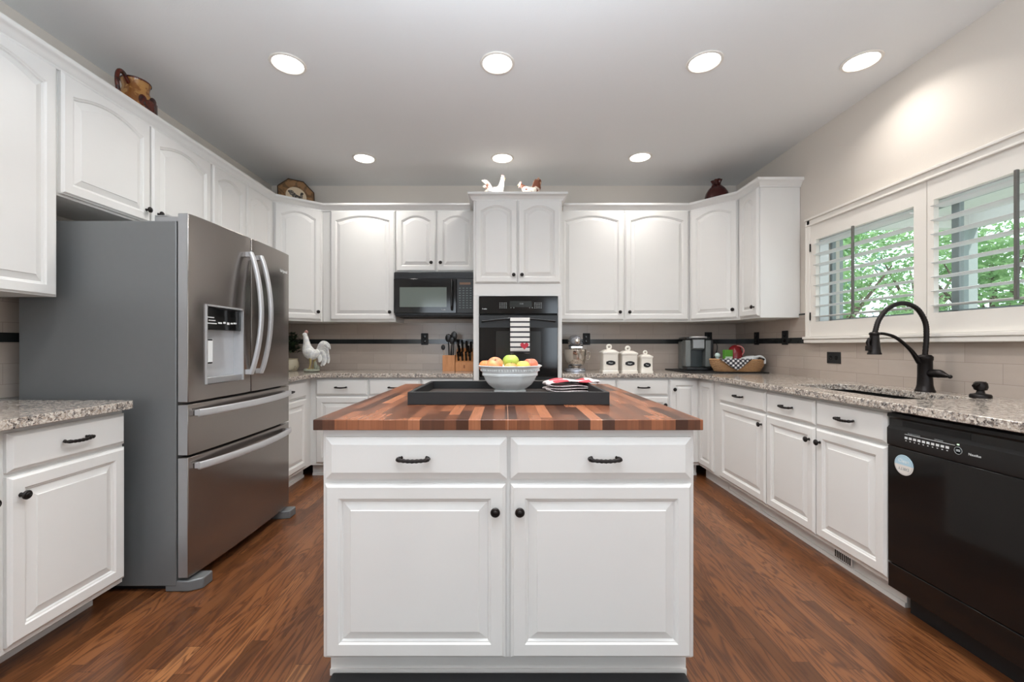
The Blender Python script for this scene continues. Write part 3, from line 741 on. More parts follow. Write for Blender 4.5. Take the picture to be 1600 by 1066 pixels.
for r in range(4):
    for c in range(4):
        box(bm, -.165 + c * .018, -.155 + c * .018, -.0272, -.0262, .625 + r * .014, .630 + r * .014); box(bm, .138 + c * .018, .148 + c * .018, -.0272, -.0262, .625 + r * .014, .630 + r * .014)
for x in (-.065, -.04, .098, .12): ball(bm, (x, -.0265, .628), (.004, .001, .004), 8, 6)
obj('buttons', bm, 'display', cp)
text('brand_badge', 'Profile', .016, 'whiteprint', cp, (-.295, -.0272, .618), (PI / 2, 0, 0))
dr = obj('door', BX(-w + .002, w - .002, -.024, .004, .03, .565), 'blackgloss', OV, bevel=.004)
obj('door_top', BX(-w, w, -.028, -.0245, .455, .563), 'blackplastic', dr, bevel=.002)
obj('window', BX(-.195, .195, -.0255, -.0242, .15, .425), plain('oven_window', (40, 42, 42), .12), dr)
bm = bmesh.new(); pts = curve([(-.31, -.028, .508), (-.30, -.055, .512), (-.15, -.066, .528), (0, -.070, .534), (.15, -.066, .528), (.30, -.055, .512), (.31, -.028, .508)], 7)
sweep(bm, pts, .0095, 10); obj('handle', bm, plain('oven_handle', (70, 72, 74), .25, .6), dr)
obj('lower_trim', BX(-w, w, -.02, .004, .002, .028), 'blackplastic', OV, bevel=.002)
# towel on the oven handle
def towel_mat():
    m = N('striped_towel'); x, y, z = m.xyz()
    s = m.math('FRACT', m.math('DIVIDE', z, .0430)); st = m.math('LESS_THAN', s, .33)
    col = m.mix(st, lin((236, 234, 230)), lin((58, 58, 64)))
    n = m.noise(m.obj(), 500, 2); m.bump(n, .3, .001)
    return m.out(col, .85)
TW = thing('hand_towel', 'black and white striped towel with a red heart over the oven handle', 'towel', (.128, 3.716, 1.095))
bm = bmesh.new(); n = 24; ny = 9; front = []
path = [(-.0815, .0)] + [(-.083, z) for z in (.05, .12, .20, .27)] + [(-.086, .292), (-.082, .303), (-.074, .307), (-.064, .305), (-.056, .298), (-.0515, .28), (-.0475, .20), (-.043, .08)]
rows = []
for (yy, zz) in path:
    rows.append([(-.083 + .166 * i / 14, yy + .0018 * math.sin(i * 1.1 + zz * 9) - .002, zz - .003 * math.cos(i * .5)) for i in range(15)])
for off in (0,):
    V = [[bm.verts.new(p) for p in r] for r in rows]
    for a, b in zip(V, V[1:]):
        for i in range(14): bm.faces.new((a[i], a[i + 1], b[i + 1], b[i]))
tw = obj('cloth', bm, towel_mat(), TW); s = tw.modifiers.new('s', 'SOLIDIFY'); s.thickness = .0026; s.offset = 0
bm = bmesh.new(); hp = []
for i in range(40):
    a = 2 * PI * i / 40; hp.append((.0024 * 16 * math.sin(a) ** 3 * .92, .0024 * (13 * math.cos(a) - 5 * math.cos(2 * a) - 2 * math.cos(3 * a) - math.cos(4 * a)) * .86))
a = [bm.verts.new((x + .038, -.0895, z + .062)) for (x, z) in hp]; b = [bm.verts.new((x + .038, -.0845, z + .062)) for (x, z) in hp]
bm.faces.new(a); bm.faces.new(b[::-1])
for i in range(40): j = (i + 1) % 40; bm.faces.new((a[i], a[j], b[j], b[i]))
obj('heart_patch', bm, plain('red_felt', (196, 62, 76), .85), TW)

# ------------------------------------------------------------------ dishwasher
DWR = thing('dishwasher', 'black dishwasher in the right foreground with a round magnet on its door', 'dishwasher', (RX, 1.877, 0), -PI / 2)
w = .610
obj('body', BX(.004, w - .004, .004, .60, .105, .872), 'blackmatte', DWR)
bm = bmesh.new(); a = [(-.024, .727), (-.026, .735), (-.026, .80), (-.016, .812), (-.016, .842), (-.026, .852), (-.024, .865), (.003, .868), (.003, .727)]
lo = [bm.verts.new((.001, y, z)) for (y, z) in a]; hi = [bm.verts.new((w - .001, y, z)) for (y, z) in a]
bm.faces.new(lo); bm.faces.new(hi[::-1])
for i in range(len(a)): j = (i + 1) % len(a); bm.faces.new((lo[i], lo[j], hi[j], hi[i]))
cp = obj('control_panel', bm, 'blackplastic', DWR)
obj('vent_slot', BX(.065, .33, -.0175, -.0155, .816, .838), 'darkgap', cp)
bm = bmesh.new()
for k in range(10):
    x = .085 + k * .0185; box(bm, x, x + .012, -.0272, -.0262, .768, .777); box(bm, x + .003, x + .008, -.0272, -.0262, .759, .762)
box(bm, .085, .285, -.0272, -.0262, .7865, .788)
obj('button_labels', bm, 'whiteprint', cp)
text('wash_label', 'WASH CYCLES', .008, 'display', cp, (.125, -.0268, .792), (PI / 2, 0, 0)); text('option_label', 'OPTIONS', .008, 'display', cp, (.225, -.0268, .792), (PI / 2, 0, 0))
bm = bmesh.new(); lathe(bm, [(.0145, 0), (.0145, .001), (.0125, .001), (.0125, 0)], (.296, -.0262, .770), 24, 'y'); box(bm, .289, .303, -.0275, -.0262, .766, .775); obj('start_button', bm, 'display', cp)
obj('start_light', BX(.292, .300, -.0272, -.0262, .790, .795), 'green_led', cp)
text('brand_badge', 'Nautilus', .0125, 'whiteprint', cp, (.352, -.0268, .766), (PI / 2, 0, 0))
dr = obj('door', BX(.001, w - .001, -.024, .003, .215, .725), 'blackgloss', DWR, bevel=.004)
obj('lower_panel', BX(.001, w - .001, -.022, .003, .105, .211), 'blackgloss', DWR, bevel=.003)
obj('toe_kick', BX(.03, w - .001, .05, .07, 0, .104), 'blackmatte', DWR)
MG = thing('dish_magnet', 'round pale blue and white magnet stuck on the dishwasher door', 'magnet', (RX - .0250, 1.797, .655), -PI / 2); MG.scale = (1.16, 1, 1.16)
def magm():
    m = N('magnet_print'); x, y, z = m.xyz()
    return m.out(m.mix(m.math('GREATER_THAN', z, 0.0), lin((222, 216, 210)), lin((176, 206, 220))), .4)
bm = bmesh.new(); lathe(bm, [(.036, 0), (.037, .001), (.036, .002)], (0, 0, 0), 40, 'y'); obj('disc', bm, magm(), MG)
bm = bmesh.new(); lathe(bm, [(.0335, .0021), (.0335, .0025), (.0328, .0025), (.0328, .0021)], (0, 0, 0), 40, 'y'); uncap(bm); obj('ring', bm, 'display', MG)
text('magnet_text', 'Clean', .018, 'whiteprint', MG, (0, -.0023, .014), (PI / 2, 0, 0)); tt = text('magnet_text', 'DIRTY', .015, 'display', MG, (0, -.0023, -.013), (PI / 2, PI, 0))

# floor register in toe kick
VT = thing('toe_kick_vent', 'small slotted air vent in the white toe kick below the sink', 'vent', (RX + .0585, 2.285, .030), -PI / 2)
obj('frame', BX(0, .12, -.003, 0, 0, .045), 'paint', VT, bevel=.001)
bm = bmesh.new()
for k in range(9): box(bm, .008 + k * .0119, .0155 + k * .0119, -.0036, -.0028, .004, .041)
obj('slots', bm, 'darkgap', VT)

# ------------------------------------------------------------------ recessed lights
Z = ZC
LT = [(-1.253, 2.458, 'recessed ceiling light above the refrigerator front, nearest the left wall'), (-.044, 2.452, 'recessed ceiling light straight above the island tray, front row'),
      (1.145, 2.441, 'recessed ceiling light right of centre in the front row'), (2.04, 2.435, 'recessed ceiling light beside the window wall, far right of the front row'),
      (-1.224, 3.70, 'recessed ceiling light at the back left, near the octagonal plate'), (-.022, 3.695, 'recessed ceiling light directly over the two rooster figurines'),
      (1.167, 3.677, 'recessed ceiling light at the back right, near the maroon vase'),
      (-1.25, 1.2, 'recessed ceiling light overhead left, above the picture'), (-.04, 1.2, 'recessed ceiling light overhead centre, above the picture'), (1.15, 1.2, 'recessed ceiling light overhead right, above the picture'),
      (-1.25, -.8, 'recessed ceiling light behind the camera on the left'), (1.15, -.8, 'recessed ceiling light behind the camera on the right')]
for i, (x, y, lb) in enumerate(LT):
    t = thing('recessed_light', lb, 'ceiling light', (x, y, Z), 0, 'recessed ceiling lights')
    bm = bmesh.new(); lathe(bm, [(.082, -.001), (.098, -.001), (.100, -.004), (.097, -.008), (.086, -.010), (.082, -.006)], (0, 0, 0), 40)
    for f in [f for f in bm.faces if len(f.verts) > 4]: bm.faces.remove(f)
    obj('trim_ring', bm, 'trimwhite', t)
    bm = bmesh.new(); lathe(bm, [(.084, -.003), (.083, -.006), (.05, -.009), (.01, -.010)], (0, 0, 0), 40); obj('lens', bm, 'lens', t)
    d = bpy.data.lights.new('lamp_light', 'AREA'); d.shape = 'DISK'; d.size = .15; d.energy = 7.5 if i == 3 else (9.5 if i in (4, 5, 6) else 13); d.spread = math.radians(135); d.color = (1.0, .95, .90)
    lo = bpy.data.objects.new('lamp_light', d); lo.location = (0, 0, -.014); lo.parent = t; C.objects.link(lo)

# ------------------------------------------------------------------ outlets
def outlet(loc, rot, wide, label):
    t = thing('outlet', label, 'outlet', loc, rot, 'black outlet plates on the backsplash')
    a, b = (.062, .041) if wide else (.037, .059)
    obj('cover_plate', BX(-a, a, -.006, 0, -b, b), 'blackmatte', t, bevel=.002)
    bm = bmesh.new()
    for s in (-1, 1):
        c = (s * .026, 0) if wide else (0, s * .024)
        lathe(bm, [(.016, 0), (.016, .0015), (.014, .002)], (c[0], -.006, c[1]), 16, 'y')
    obj('socket', bm, 'blackgloss', t)
    return t
outlet((-.817, YB - .0105, 1.224), 0, False, 'black outlet plate on the back wall left of the knife block')
outlet((.83, YB - .0105, 1.224), 0, False, 'black outlet plate on the back wall beside the stand mixer')
outlet((2.07, YB - .0105, 1.235), 0, False, 'black outlet plate behind the coffee maker in the corner')
outlet((XR - .0105, 3.97, 1.224), -PI / 2, False, 'black outlet plate on the side wall above the wicker basket')
outlet((XR - .0105, 3.568, 1.224), -PI / 2, False, 'black outlet plate on the side wall between basket and window')
outlet((XR - .0085, 3.04, 1.072), -PI / 2, True, 'black double-width outlet plate below the window, left of the faucet')

# ------------------------------------------------------------------ faucet and soap pump
FA = thing('kitchen_faucet', 'dark bronze spring-arc pull-down faucet behind the sink', 'faucet', (2.245, 2.275, CZ1))
bm = bmesh.new(); lathe(bm, [(.042, 0), (.042, .006), (.038, .012), (.033, .035), (.031, .08), (.031, .165), (.034, .17), (.034, .185), (.026, .195), (.012, .198)], (0, 0, 0), 32); obj('faucet_body', bm, 'bronze', FA)
bm = bmesh.new(); pts = curve([(0, 0, .19), (.008, 0, .30), (0, 0, .375), (-.045, 0, .445), (-.12, 0, .472), (-.195, 0, .445), (-.245, 0, .385), (-.268, 0, .315)], 12)
nn = len(pts); sweep(bm, pts, [.0115 + .0012 * (i % 2) for i in range(nn)], 14); obj('spout', bm, 'bronze', FA)
bm = bmesh.new(); pts = curve([(-.03, 0, .155), (-.075, 0, .22), (-.15, 0, .285), (-.215, 0, .308), (-.262, 0, .308)], 8); sweep(bm, pts, lerp_list([.013, .009, .008, .0075], len(pts)), 12); obj('support_arm', bm, 'bronze', FA)
bm = bmesh.new(); lathe(bm, [(.031, .198), (.031, .204), (.027, .212), (.022, .27), (.020, .30), (.024, .305), (.024, .312), (.018, .318)], (-.270, 0, 0), 28)
box(bm, -.310, -.285, -.012, .012, .218, .245); sweep(bm, [(-.300, 0, .24), (-.306, 0, .262), (-.295, 0, .285)], .009, 8); obj('spray_head', bm, 'bronze', FA, bevel=.001)
bm = bmesh.new(); sweep(bm, curve([(0, -.01, .098), (0, -.045, .100), (0, -.075, .100), (0, -.10, .094), (0, -.122, .090)], 6), lerp_list([.014, .022, .022, .014, .008], 25), 14); ball(bm, (0, -.128, .089), .010, 12, 8); obj('lever_handle', bm, 'bronze', FA)
SP = thing('soap_dispenser', 'small dark bronze soap pump on the counter right of the faucet', 'soap dispenser', (2.235, 2.0, CZ1))
bm = bmesh.new(); lathe(bm, [(.038, 0), (.038, .012), (.034, .018), (.016, .022), (.013, .034), (.022, .038), (.026, .050), (.024, .068), (.018, .076), (.005, .078)], (0, 0, 0), 28); obj('pump_body', bm, 'bronze', SP)
bm = bmesh.new(); sweep(bm, curve([(0, 0, .064), (-.03, -.01, .066), (-.052, -.018, .058)], 6), lerp_list([.012, .009, .007], 13), 12); obj('nozzle', bm, 'bronze', SP)

# ------------------------------------------------------------------ tray, bowl, fruit, cloth
TR = thing('serving_tray', 'large black wooden tray lying on the butcher block', 'tray', (.015, 2.043, CZ1 + .0005))
a, b = .419, .279; tk = .018; h = .053; fl = .012
obj('tray_floor', BX(-a + tk, a - tk, -b + tk, b - tk, 0, fl), plain('tray_floor_brown', (62, 54, 50), .42, var=.1), TR)
bm = bmesh.new(); box(bm, -a, a, -b, -b + tk, 0, h); box(bm, -a, a, b - tk, b, 0, h); box(bm, -a, -a + tk, -b + tk, b - tk, 0, h); box(bm, a - tk, a, -b + tk, b - tk, 0, h)
obj('tray_rim', bm, plain('tray_black', (25, 26, 27), .5, var=.06), TR, bevel=.0015)
BZ = CZ1 + .0005 + fl
BW = thing('fruit_bowl', 'white octagonal footed ceramic bowl of fruit on the black tray', 'bowl', (.025, 2.16, BZ + .0005))
bm = bmesh.new()
prof = [(.078, 0), (.084, .003), (.083, .009), (.074, .014), (.090, .022), (.112, .04), (.128, .062), (.136, .082), (.142, .084), (.144, .092), (.142, .096), (.151, .118), (.158, .128), (.165, .132), (.164, .135), (.156, .133), (.147, .118), (.132, .085), (.115, .05), (.085, .026), (.02, .018)]
rings = []
for (r, z) in prof:
    ring = []
    for i in range(64):
        an = 2 * PI * (i + .5) / 64; seg = (an % (PI / 4)) - PI / 8
        k = .6 + .4 * 1; oc = math.cos(PI / 8) / math.cos(seg); f = 1.0 if z > .01 else .6
        rr_ = r * (1 + (oc * 1.04 - 1) * f); ring.append(bm.verts.new((rr_ * math.cos(an + PI / 8), rr_ * math.sin(an + PI / 8), z)))
    rings.append(ring)
for p, q in zip(rings, rings[1:]):
    for i in range(64): j = (i + 1) % 64; bm.faces.new((p[i], p[j], q[j], q[i]))
bm.faces.new(rings[0][::-1]); bm.faces.new(rings[-1])
obj('bowl_body', bm, 'ceramic', BW)
bm = bmesh.new()
for i in range(72):
    an = 2 * PI * i / 72; seg = ((an - PI / 8) % (PI / 4)) - PI / 8; oc = math.cos(PI / 8) / math.cos(seg)
    r = .150 * (1 + (oc * 1.04 - 1) * .85) + .0005; ball(bm, (r * math.cos(an), r * math.sin(an), .112), (.0035, .0035, .006), 6, 4)
obj('rim_relief', bm, 'ceramic', BW)
def fruitm(name, a, b, sc=9, thr=.45):
    m = N(name); n = m.noise(m.obj(), sc, 3, .6, .6); n2 = m.noise(m.obj(), 180, 2)
    c = m.mix(m.ramp(n, [(thr - .1, (0, 0, 0)), (thr + .15, (1, 1, 1))]), lin(a), lin(b)); return m.out(m.mix(m.math('MULTIPLY', n2, .25), c, lin((240, 220, 150))), .38)
fr = [('green_apple', 'green apple on top of the fruit pile', 'apple', (.030, 2.185, .150 + BZ), .0415, fruitm('apple_green', (150, 190, 60), (186, 210, 90))),
      ('peach', 'red and yellow peach with its stem hollow showing, left of the green apple', 'peach', (-.048, 2.140, .142 + BZ), .040, fruitm('peach_blush', (236, 176, 110), (206, 78, 66), 14)),
      ('orange', 'orange fruit at the far left rim of the bowl', 'orange', (-.097, 2.185, .126 + BZ), .036, fruitm('orange_skin', (236, 130, 60), (220, 96, 50), 12)),
      ('apricot', 'small orange apricot at the front rim below the green apple', 'apricot', (.028, 2.085, .120 + BZ), .032, fruitm('apricot_skin', (240, 168, 84), (230, 130, 70), 12)),
      ('yellow_pear', 'yellow-green pear right of the apricot', 'pear', (.090, 2.105, .128 + BZ), .034, fruitm('pear_skin', (222, 206, 84), (236, 176, 80), 12)),
      ('red_apple', 'red apple at the right rim of the bowl', 'apple', (.130, 2.165, .134 + BZ), .038, fruitm('apple_red', (190, 60, 56), (222, 120, 96), 16))]
for (nm, lb, cat, loc, r, mt) in fr:
    t = thing(nm, lb, cat, (loc[0], loc[1], loc[2] - r)); bm = bmesh.new(); prof = []
    for k in range(19):
        a = PI * k / 18; rr_ = r * math.sin(a) * (1.04 if a > PI / 2 else 1.0); z = -r * .94 * math.cos(a)
        if k > 15: z -= r * .20 * ((k - 15) / 3) ** 1.3
        if k < 2: z += r * .1 * (2 - k) / 2
        prof.append((max(rr_, .0006), z + r))
    lathe(bm, prof, (0, 0, 0), 24)
    s = obj('flesh', bm, mt, t)
    if nm == 'peach': s.rotation_euler = (.75, -.05, 0); s.location = (0, .018, .006)
    bm = bmesh.new(); sweep(bm, [(0, 0, r * 1.66), (.002, 0, r * 1.8), (.004, 0, r * 1.98)], .0016, 6)
    st = obj('stem', bm, 'bark', t)
    if nm == 'peach': st.rotation_euler = (.75, -.05, 0); st.location = (0, .018, .006)
# folded cloth
def clothm():
    m = N('red_check_cloth'); x, y, z = m.xyz()
    a = m.math('FRACT', m.math('DIVIDE', m.math('ADD', x, .015), .12)); b = m.math('FRACT', m.math('DIVIDE', m.math('ADD', y, .02), .12))
    ra = m.math('MULTIPLY', m.math('MULTIPLY', m.math('GREATER_THAN', a, .42), m.math('GREATER_THAN', b, .42)), m.math('GREATER_THAN', z, .034))
    l = m.math('LESS_THAN', m.math('FRACT', m.math('DIVIDE', m.math('ADD', x, y), .03)), .16)
    c = m.mix(ra, lin((232, 222, 220)), lin((206, 70, 80))); c = m.mix(m.math('MULTIPLY', l, .45), c, lin((120, 96, 104)))
    return m.out(c, .9)
CL = thing('dish_cloth', 'folded red and white checked cloth on the right end of the tray', 'cloth', (.325, 2.205, BZ + .001), math.radians(6))
bm = bmesh.new()
def layer(path, y0, y1, ny=12, ph=0.0):
    rows = []
    for (x, z) in path:
        rows.append([bm.verts.new((x + .006 * math.sin(j * .9 + ph), y0 + (y1 - y0) * j / ny, max(.002, z + .0035 * math.sin(j * .8 + x * 40 + ph)))) for j in range(ny + 1)])
    for p, q in zip(rows, rows[1:]):
        for j in range(ny): bm.faces.new((p[j], p[j + 1], q[j + 1], q[j]))
P1 = curve([(.10, .004), (.0, .004), (-.10, .004), (-.115, .010), (-.10, .017), (0, .018), (.07, .017), (.085, .023), (.07, .030), (0, .032), (-.10, .030), (-.112, .038), (-.10, .045), (-.03, .055), (.03, .047), (.08, .050), (.135, .056), (.145, .046), (.12, .038)], 5)
layer([(p.x, p.y) for p in [Vector((q[0], q[1])) for q in P1]] if False else [(p[0], p[1]) for p in P1], -.085, .075) if False else None
pp = [(a_, b_) for (a_, b_) in [(.10, .004), (.05, .004), (0, .004), (-.05, .004), (-.10, .004), (-.113, .007), (-.113, .013), (-.10, .016), (-.05, .017), (0, .017), (.05, .017), (.08, .018), (.088, .023), (.08, .028), (.04, .030), (0, .031), (-.05, .030), (-.10, .029), (-.113, .033), (-.112, .040), (-.10, .045), (-.07, .050), (-.035, .057), (0, .055), (.03, .049), (.06, .046), (.09, .050), (.12, .056), (.14, .055), (.144, .048), (.13, .042)]]
layer(pp, -.085, .075)
s = obj('cloth', bm, clothm(), CL, sub=1); sd = s.modifiers.new('sol', 'SOLIDIFY'); sd.thickness = .003; sd.offset = 0

# ------------------------------------------------------------------ mat
KM = tag(obj('kitchen_mat', BX(-.604, .632, .93, 1.493, .001, .014), plain('rubber_mat', (38, 38, 40), .7, var=.15, scale=60), bevel=.005), 'black rubber mat on the floor in front of the island', 'mat')

# ------------------------------------------------------------------ canisters
def canister(x, y, w, H, word, label):
    t = thing('canister', label, 'canister', (x, y, CZ1), 0, 'cream lidded canisters')
    hb = H * .70; bm = bmesh.new(); q = lambda s: rr(w / 2 * s, w / 2 * s, .012)
    L = [(q(1.04), 0), (q(1.04), .018), (q(.97), .024), (q(.97), hb - .012), (q(1.0), hb)]
    rings = [[bm.verts.new((a, b, z)) for (a, b) in p] for (p, z) in L]
    for a, b in zip(rings, rings[1:]):
        for i in range(len(a)): j = (i + 1) % len(a); bm.faces.new((a[i], a[j], b[j], b[i]))
    bm.faces.new(rings[0][::-1]); bm.faces.new(rings[-1]); obj('jar', bm, 'cream', t)
    bm = bmesh.new(); hl = H - hb
    L = [(q(1.06), hb), (q(1.06), hb + .012), (q(.9), hb + hl * .25), (q(.62), hb + hl * .42), (q(.5), hb + hl * .46)]
    rings = [[bm.verts.new((a, b, z)) for (a, b) in p] for (p, z) in L]
    for a, b in zip(rings, rings[1:]):
        for i in range(len(a)): j = (i + 1) % len(a); bm.faces.new((a[i], a[j], b[j], b[i]))
    bm.faces.new(rings[0][::-1]); bm.faces.new(rings[-1])
    r = hl * .24; zc = hb + hl * .74
    pts = [(r * math.sin(a), 0, zc - r * math.cos(a)) for a in [2 * PI * k / 20 for k in range(21)]]
    sweep(bm, pts, hl * .13, 8); obj('lid', bm, 'cream', t)
    pz = hb * .52; pw = w * .29
    bm = bmesh.new(); prof = [(pw * math.cos(a) ** 1 if abs(math.cos(a)) < .8 else pw * .8 * (1 if math.cos(a) > 0 else -1) + (pw * .2) * math.cos(a), .021 * math.sin(a)) for a in [2 * PI * k / 24 for k in range(24)]]
    a = [bm.verts.new((x_, -w / 2 * .97 - .003, pz + z_)) for (x_, z_) in prof]; b = [bm.verts.new((x_, -w / 2 * .97 + .001, pz + z_)) for (x_, z_) in prof]
    bm.faces.new(a); bm.faces.new(b[::-1])
    for i in range(24): j = (i + 1) % 24; bm.faces.new((a[i], a[j], b[j], b[i]))
    pl = obj('label_plaque', bm, 'blackmatte', t); text('label_text', word, .017, 'whiteprint', pl, (0, -w / 2 * .97 - .0035, pz), (PI / 2, 0, 0))
canister(.938, 3.84, .140, .250, 'Flour', 'tallest cream canister, beside the stand mixer')
canister(1.108, 3.84, .140, .236, 'Sugar', 'middle-sized cream canister between the other two')
canister(1.262, 3.83, .108, .196, 'Tea', 'smallest cream canister, rightmost of the three')

# ------------------------------------------------------------------ stand mixer
MX = thing('stand_mixer', 'silver stand mixer with polished bowl beside the oven tower', 'stand mixer', (.660, 4.02, CZ1))
bm = bmesh.new(); prism(bm, [(x * 1.0, y) for (x, y) in rr(.092, .125, .06)], 0, .022); prism(bm, rr(.085, .118, .055), .022, .032); obj('base', bm, 'mixergrey', MX, bevel=.004)
bm = bmesh.new(); sweep(bm, [(0, .085, .03), (0, .088, .12), (0, .082, .20), (0, .07, .245)], [(.05, .035), (.042, .03), (.042, .032), (.05, .04)], 18, flat=(1, 0, 0)); obj('column', bm, 'mixergrey', MX)
bm = bmesh.new(); sweep(bm, [(0, .15, .285), (0, .12, .288), (0, .04, .292), (0, -.06, .288), (0, -.115, .28), (0, -.135, .275)], [(.03, .028), (.05, .045), (.056, .054), (.053, .054), (.042, .045), (.02, .022)], 22, flat=(1, 0, 0)); hd = obj('mixer_head', bm, 'mixergrey', MX)
bm = bmesh.new(); lathe(bm, [(.022, 0), (.024, .008), (.018, .014), (.005, .016)], (0, -.128, .285), 18, 'y'); obj('hub_cap', bm, 'chrome', hd)
bm = bmesh.new(); box(bm, -.05, .05, -.11, -.02, .222, .236); lathe(bm, [(.047, .205), (.05, .222), (.05, .24)], (0, -.05, 0), 24); obj('head_band', bm, 'chrome', hd)
bm = bmesh.new(); ball(bm, (.06, -.06, .285), (.010, .008, .008), 10, 6); sweep(bm, [(.05, -.03, .245), (.072, -.03, .245)], .006, 8); obj('speed_knob', bm, 'blackplastic', hd)
bm = bmesh.new(); lathe(bm, [(.045, .033), (.047, .038), (.035, .046), (.060, .060), (.084, .085), (.098, .12), (.103, .16), (.104, .205), (.107, .208), (.101, .208), (.098, .16), (.08, .09), (.02, .06)], (0, -.05, 0), 40)
bo = obj('mixing_bowl', bm, 'chrome', MX)
bm = bmesh.new(); sweep(bm, curve([(.098, -.05, .19), (.125, -.055, .185), (.130, -.055, .15), (.12, -.055, .12), (.098, -.05, .115)], 6), .006, 8); obj('bowl_handle', bm, 'chrome', bo)

# ------------------------------------------------------------------ coffee maker, counter pad, basket group
PD = tag(obj('counter_pad', BX(1.62, 2.32, 3.73, 4.31, CZ1 + .0005, CZ1 + .010), 'blackmatte', bevel=.003), 'thin black pad under the coffee maker and basket', 'pad')
CM = thing('coffee_maker', 'grey and black single-serve coffee maker in the back right corner', 'coffee maker', (1.845, 4.13, CZ1 + .001), math.radians(-8))
zz = .0105
bm = bmesh.new(); box(bm, -.115, .115, .02, .17, zz, .285)
box(bm, -.115, -.065, -.10, .02, zz + .03, .295); box(bm, .065, .115, -.10, .02, zz + .03, .295); box(bm, -.065, .065, -.055, .02, .20, .29)
obj('housing', bm, plain('keurig_grey', (118, 122, 120), .35), CM, bevel=.008, seg=3)
obj('drip_base', BX(-.11, .11, -.125, .0195, zz, .038), 'blackplastic', CM, bevel=.006)
obj('alcove_back', BX(-.064, .064, .0, .0195, .039, .20), plain('alcove_grey', (54, 62, 62), .3), CM)
obj('lid', BX(-.11, .11, -.09, .165, .296, .325), 'blackplastic', CM, bevel=.010, seg=3)
bm = bmesh.new(); prism(bm, [(-.052, -.118), (.052, -.118), (.064, -.02), (-.064, -.02)], .215, .30); obj('brew_head', bm, plain('brew_head_silver', (150, 152, 152), .3, .3), CM, bevel=.004)
bm = bmesh.new(); sweep(bm, curve([(-.075, -.09, .318), (-.06, -.12, .322), (0, -.128, .322), (.06, -.12, .322), (.075, -.09, .318)], 5), .008, 8); obj('lid_handle', bm, 'handle', CM)
obj('water_tank', BX(.118, .150, -.06, .15, zz, .30), 'blackplastic', CM, bevel=.008)
PC = thing('power_plug', 'black plug and cord at the outlet behind the coffee maker', 'plug', (2.07, YB - .017, 1.18))
bm = bmesh.new(); box(bm, -.016, .016, -.05, 0, .012, .05); obj('plug', bm, 'blackplastic', PC, bevel=.004)
bm = bmesh.new(); sweep(bm, curve([(0, -.05, .03), (.03, -.10, .0), (.028, -.11, -.08), (-.02, -.10, -.18), (-.10, -.07, -.24)], 8), .004, 8); obj('cord', bm, 'blackplastic', PC)

BK = thing('wicker_basket', 'long tan wicker basket beside the coffee maker', 'basket', (2.095, 3.845, CZ1 + .0105), math.radians(-8))
sx, sy = 1.0, .48
def basket_ring(a0r, z, k, amp=.007): 
    return [((a0r + amp * math.sin(18 * a + k * PI)) * math.cos(a) * sx, (a0r + amp * math.sin(18 * a + k * PI)) * math.sin(a) * sy, z) for a in [2 * PI * i / 144 for i in range(145)]]
bm = bmesh.new()
for k in range(12):
    z = .006 + k * .0085; r = .185 + .038 * math.sin(PI * .5 * k / 11)
    sweep(bm, basket_ring(r, z, k), .0046, 6)
obj('woven_side', bm, 'wicker', BK)
bm = bmesh.new(); lathe(bm, [(.175, .001), (.187, .003), (.187, .008), (.01, .009)], (0, 0, 0), 48, 'z', sx, sy); obj('basket_floor', bm, 'wicker', BK)
bm = bmesh.new()
for ph in (0, PI):
    sweep(bm, [((.226 + .005 * math.cos(30 * a + ph)) * math.cos(a) * sx, (.226 + .005 * math.cos(30 * a + ph)) * math.sin(a) * sy, .106 + .005 * math.sin(30 * a + ph)) for a in [2 * PI * i / 180 for i in range(181)]], .006, 6)
obj('rim', bm, 'wicker', BK)
def gingham():
    m = N('gingham'); x, y, z = m.xyz()
    p = m.math('DIVIDE', m.math('ADD', x, z), .040); q = m.math('DIVIDE', m.math('SUBTRACT', x, z), .040)
    a = m.math('GREATER_THAN', m.math('FRACT', p), .5); b = m.math('GREATER_THAN', m.math('FRACT', q), .5)
    f = m.math('MULTIPLY', m.math('ADD', a, b), .5)
    return m.out(m.ramp(f, [(0, lin((236, 234, 232))), (.4, lin((120, 120, 124))), (.8, lin((24, 24, 30)))], 'CONSTANT'), .9)
NP = thing('napkin', 'black and white gingham napkin draped over the front of the wicker basket', 'napkin', (2.065, 3.845, CZ1 + .0105), math.radians(-8))
bm = bmesh.new(); rows = []
for k, (yy, zz_) in enumerate([(-.02, .090), (-.06, .104), (-.10, .116), (-.122, .118), (-.131, .108), (-.1325, .085), (-.131, .06), (-.130, .035), (-.129, .018)]):
    hw = .125 if k < 5 else .125 * (1 - (k - 4) / 4.05)
    rows.append([bm.verts.new((-.02 + hw * (2 * i / 12 - 1), yy + .002 * math.sin(i * 1.2) + (.00 if k < 4 else .13 * .30 * (hw * (2 * i / 12 - 1)) ** 2 / .03), zz_)) for i in range(13)])
for p, q in zip(rows, rows[1:]):
    for i in range(12): bm.faces.new((p[i], p[i + 1], q[i + 1], q[i]))
s = obj('cloth', bm, gingham(), NP); sd = s.modifiers.new('sol', 'SOLIDIFY'); sd.thickness = .002; sd.offset = 1
base = CZ1 + .020
t = thing('green_tea_box', 'bright green packet standing in the wicker basket', 'packet', (2.015, 3.85, base), .1)
obj('carton', BX(-.038, .038, -.018, .018, 0, .185), plain('packet_green', (92, 158, 56), .4, var=.15), t, bevel=.003); obj('label_band', BX(-.032, .032, -.0195, -.0182, .06, .125), plain('packet_label', (190, 206, 190), .4), t)
t = thing('glass_shaker', 'small clear bottle with a pale knob top at the left of the basket', 'bottle', (1.93, 3.865, base))
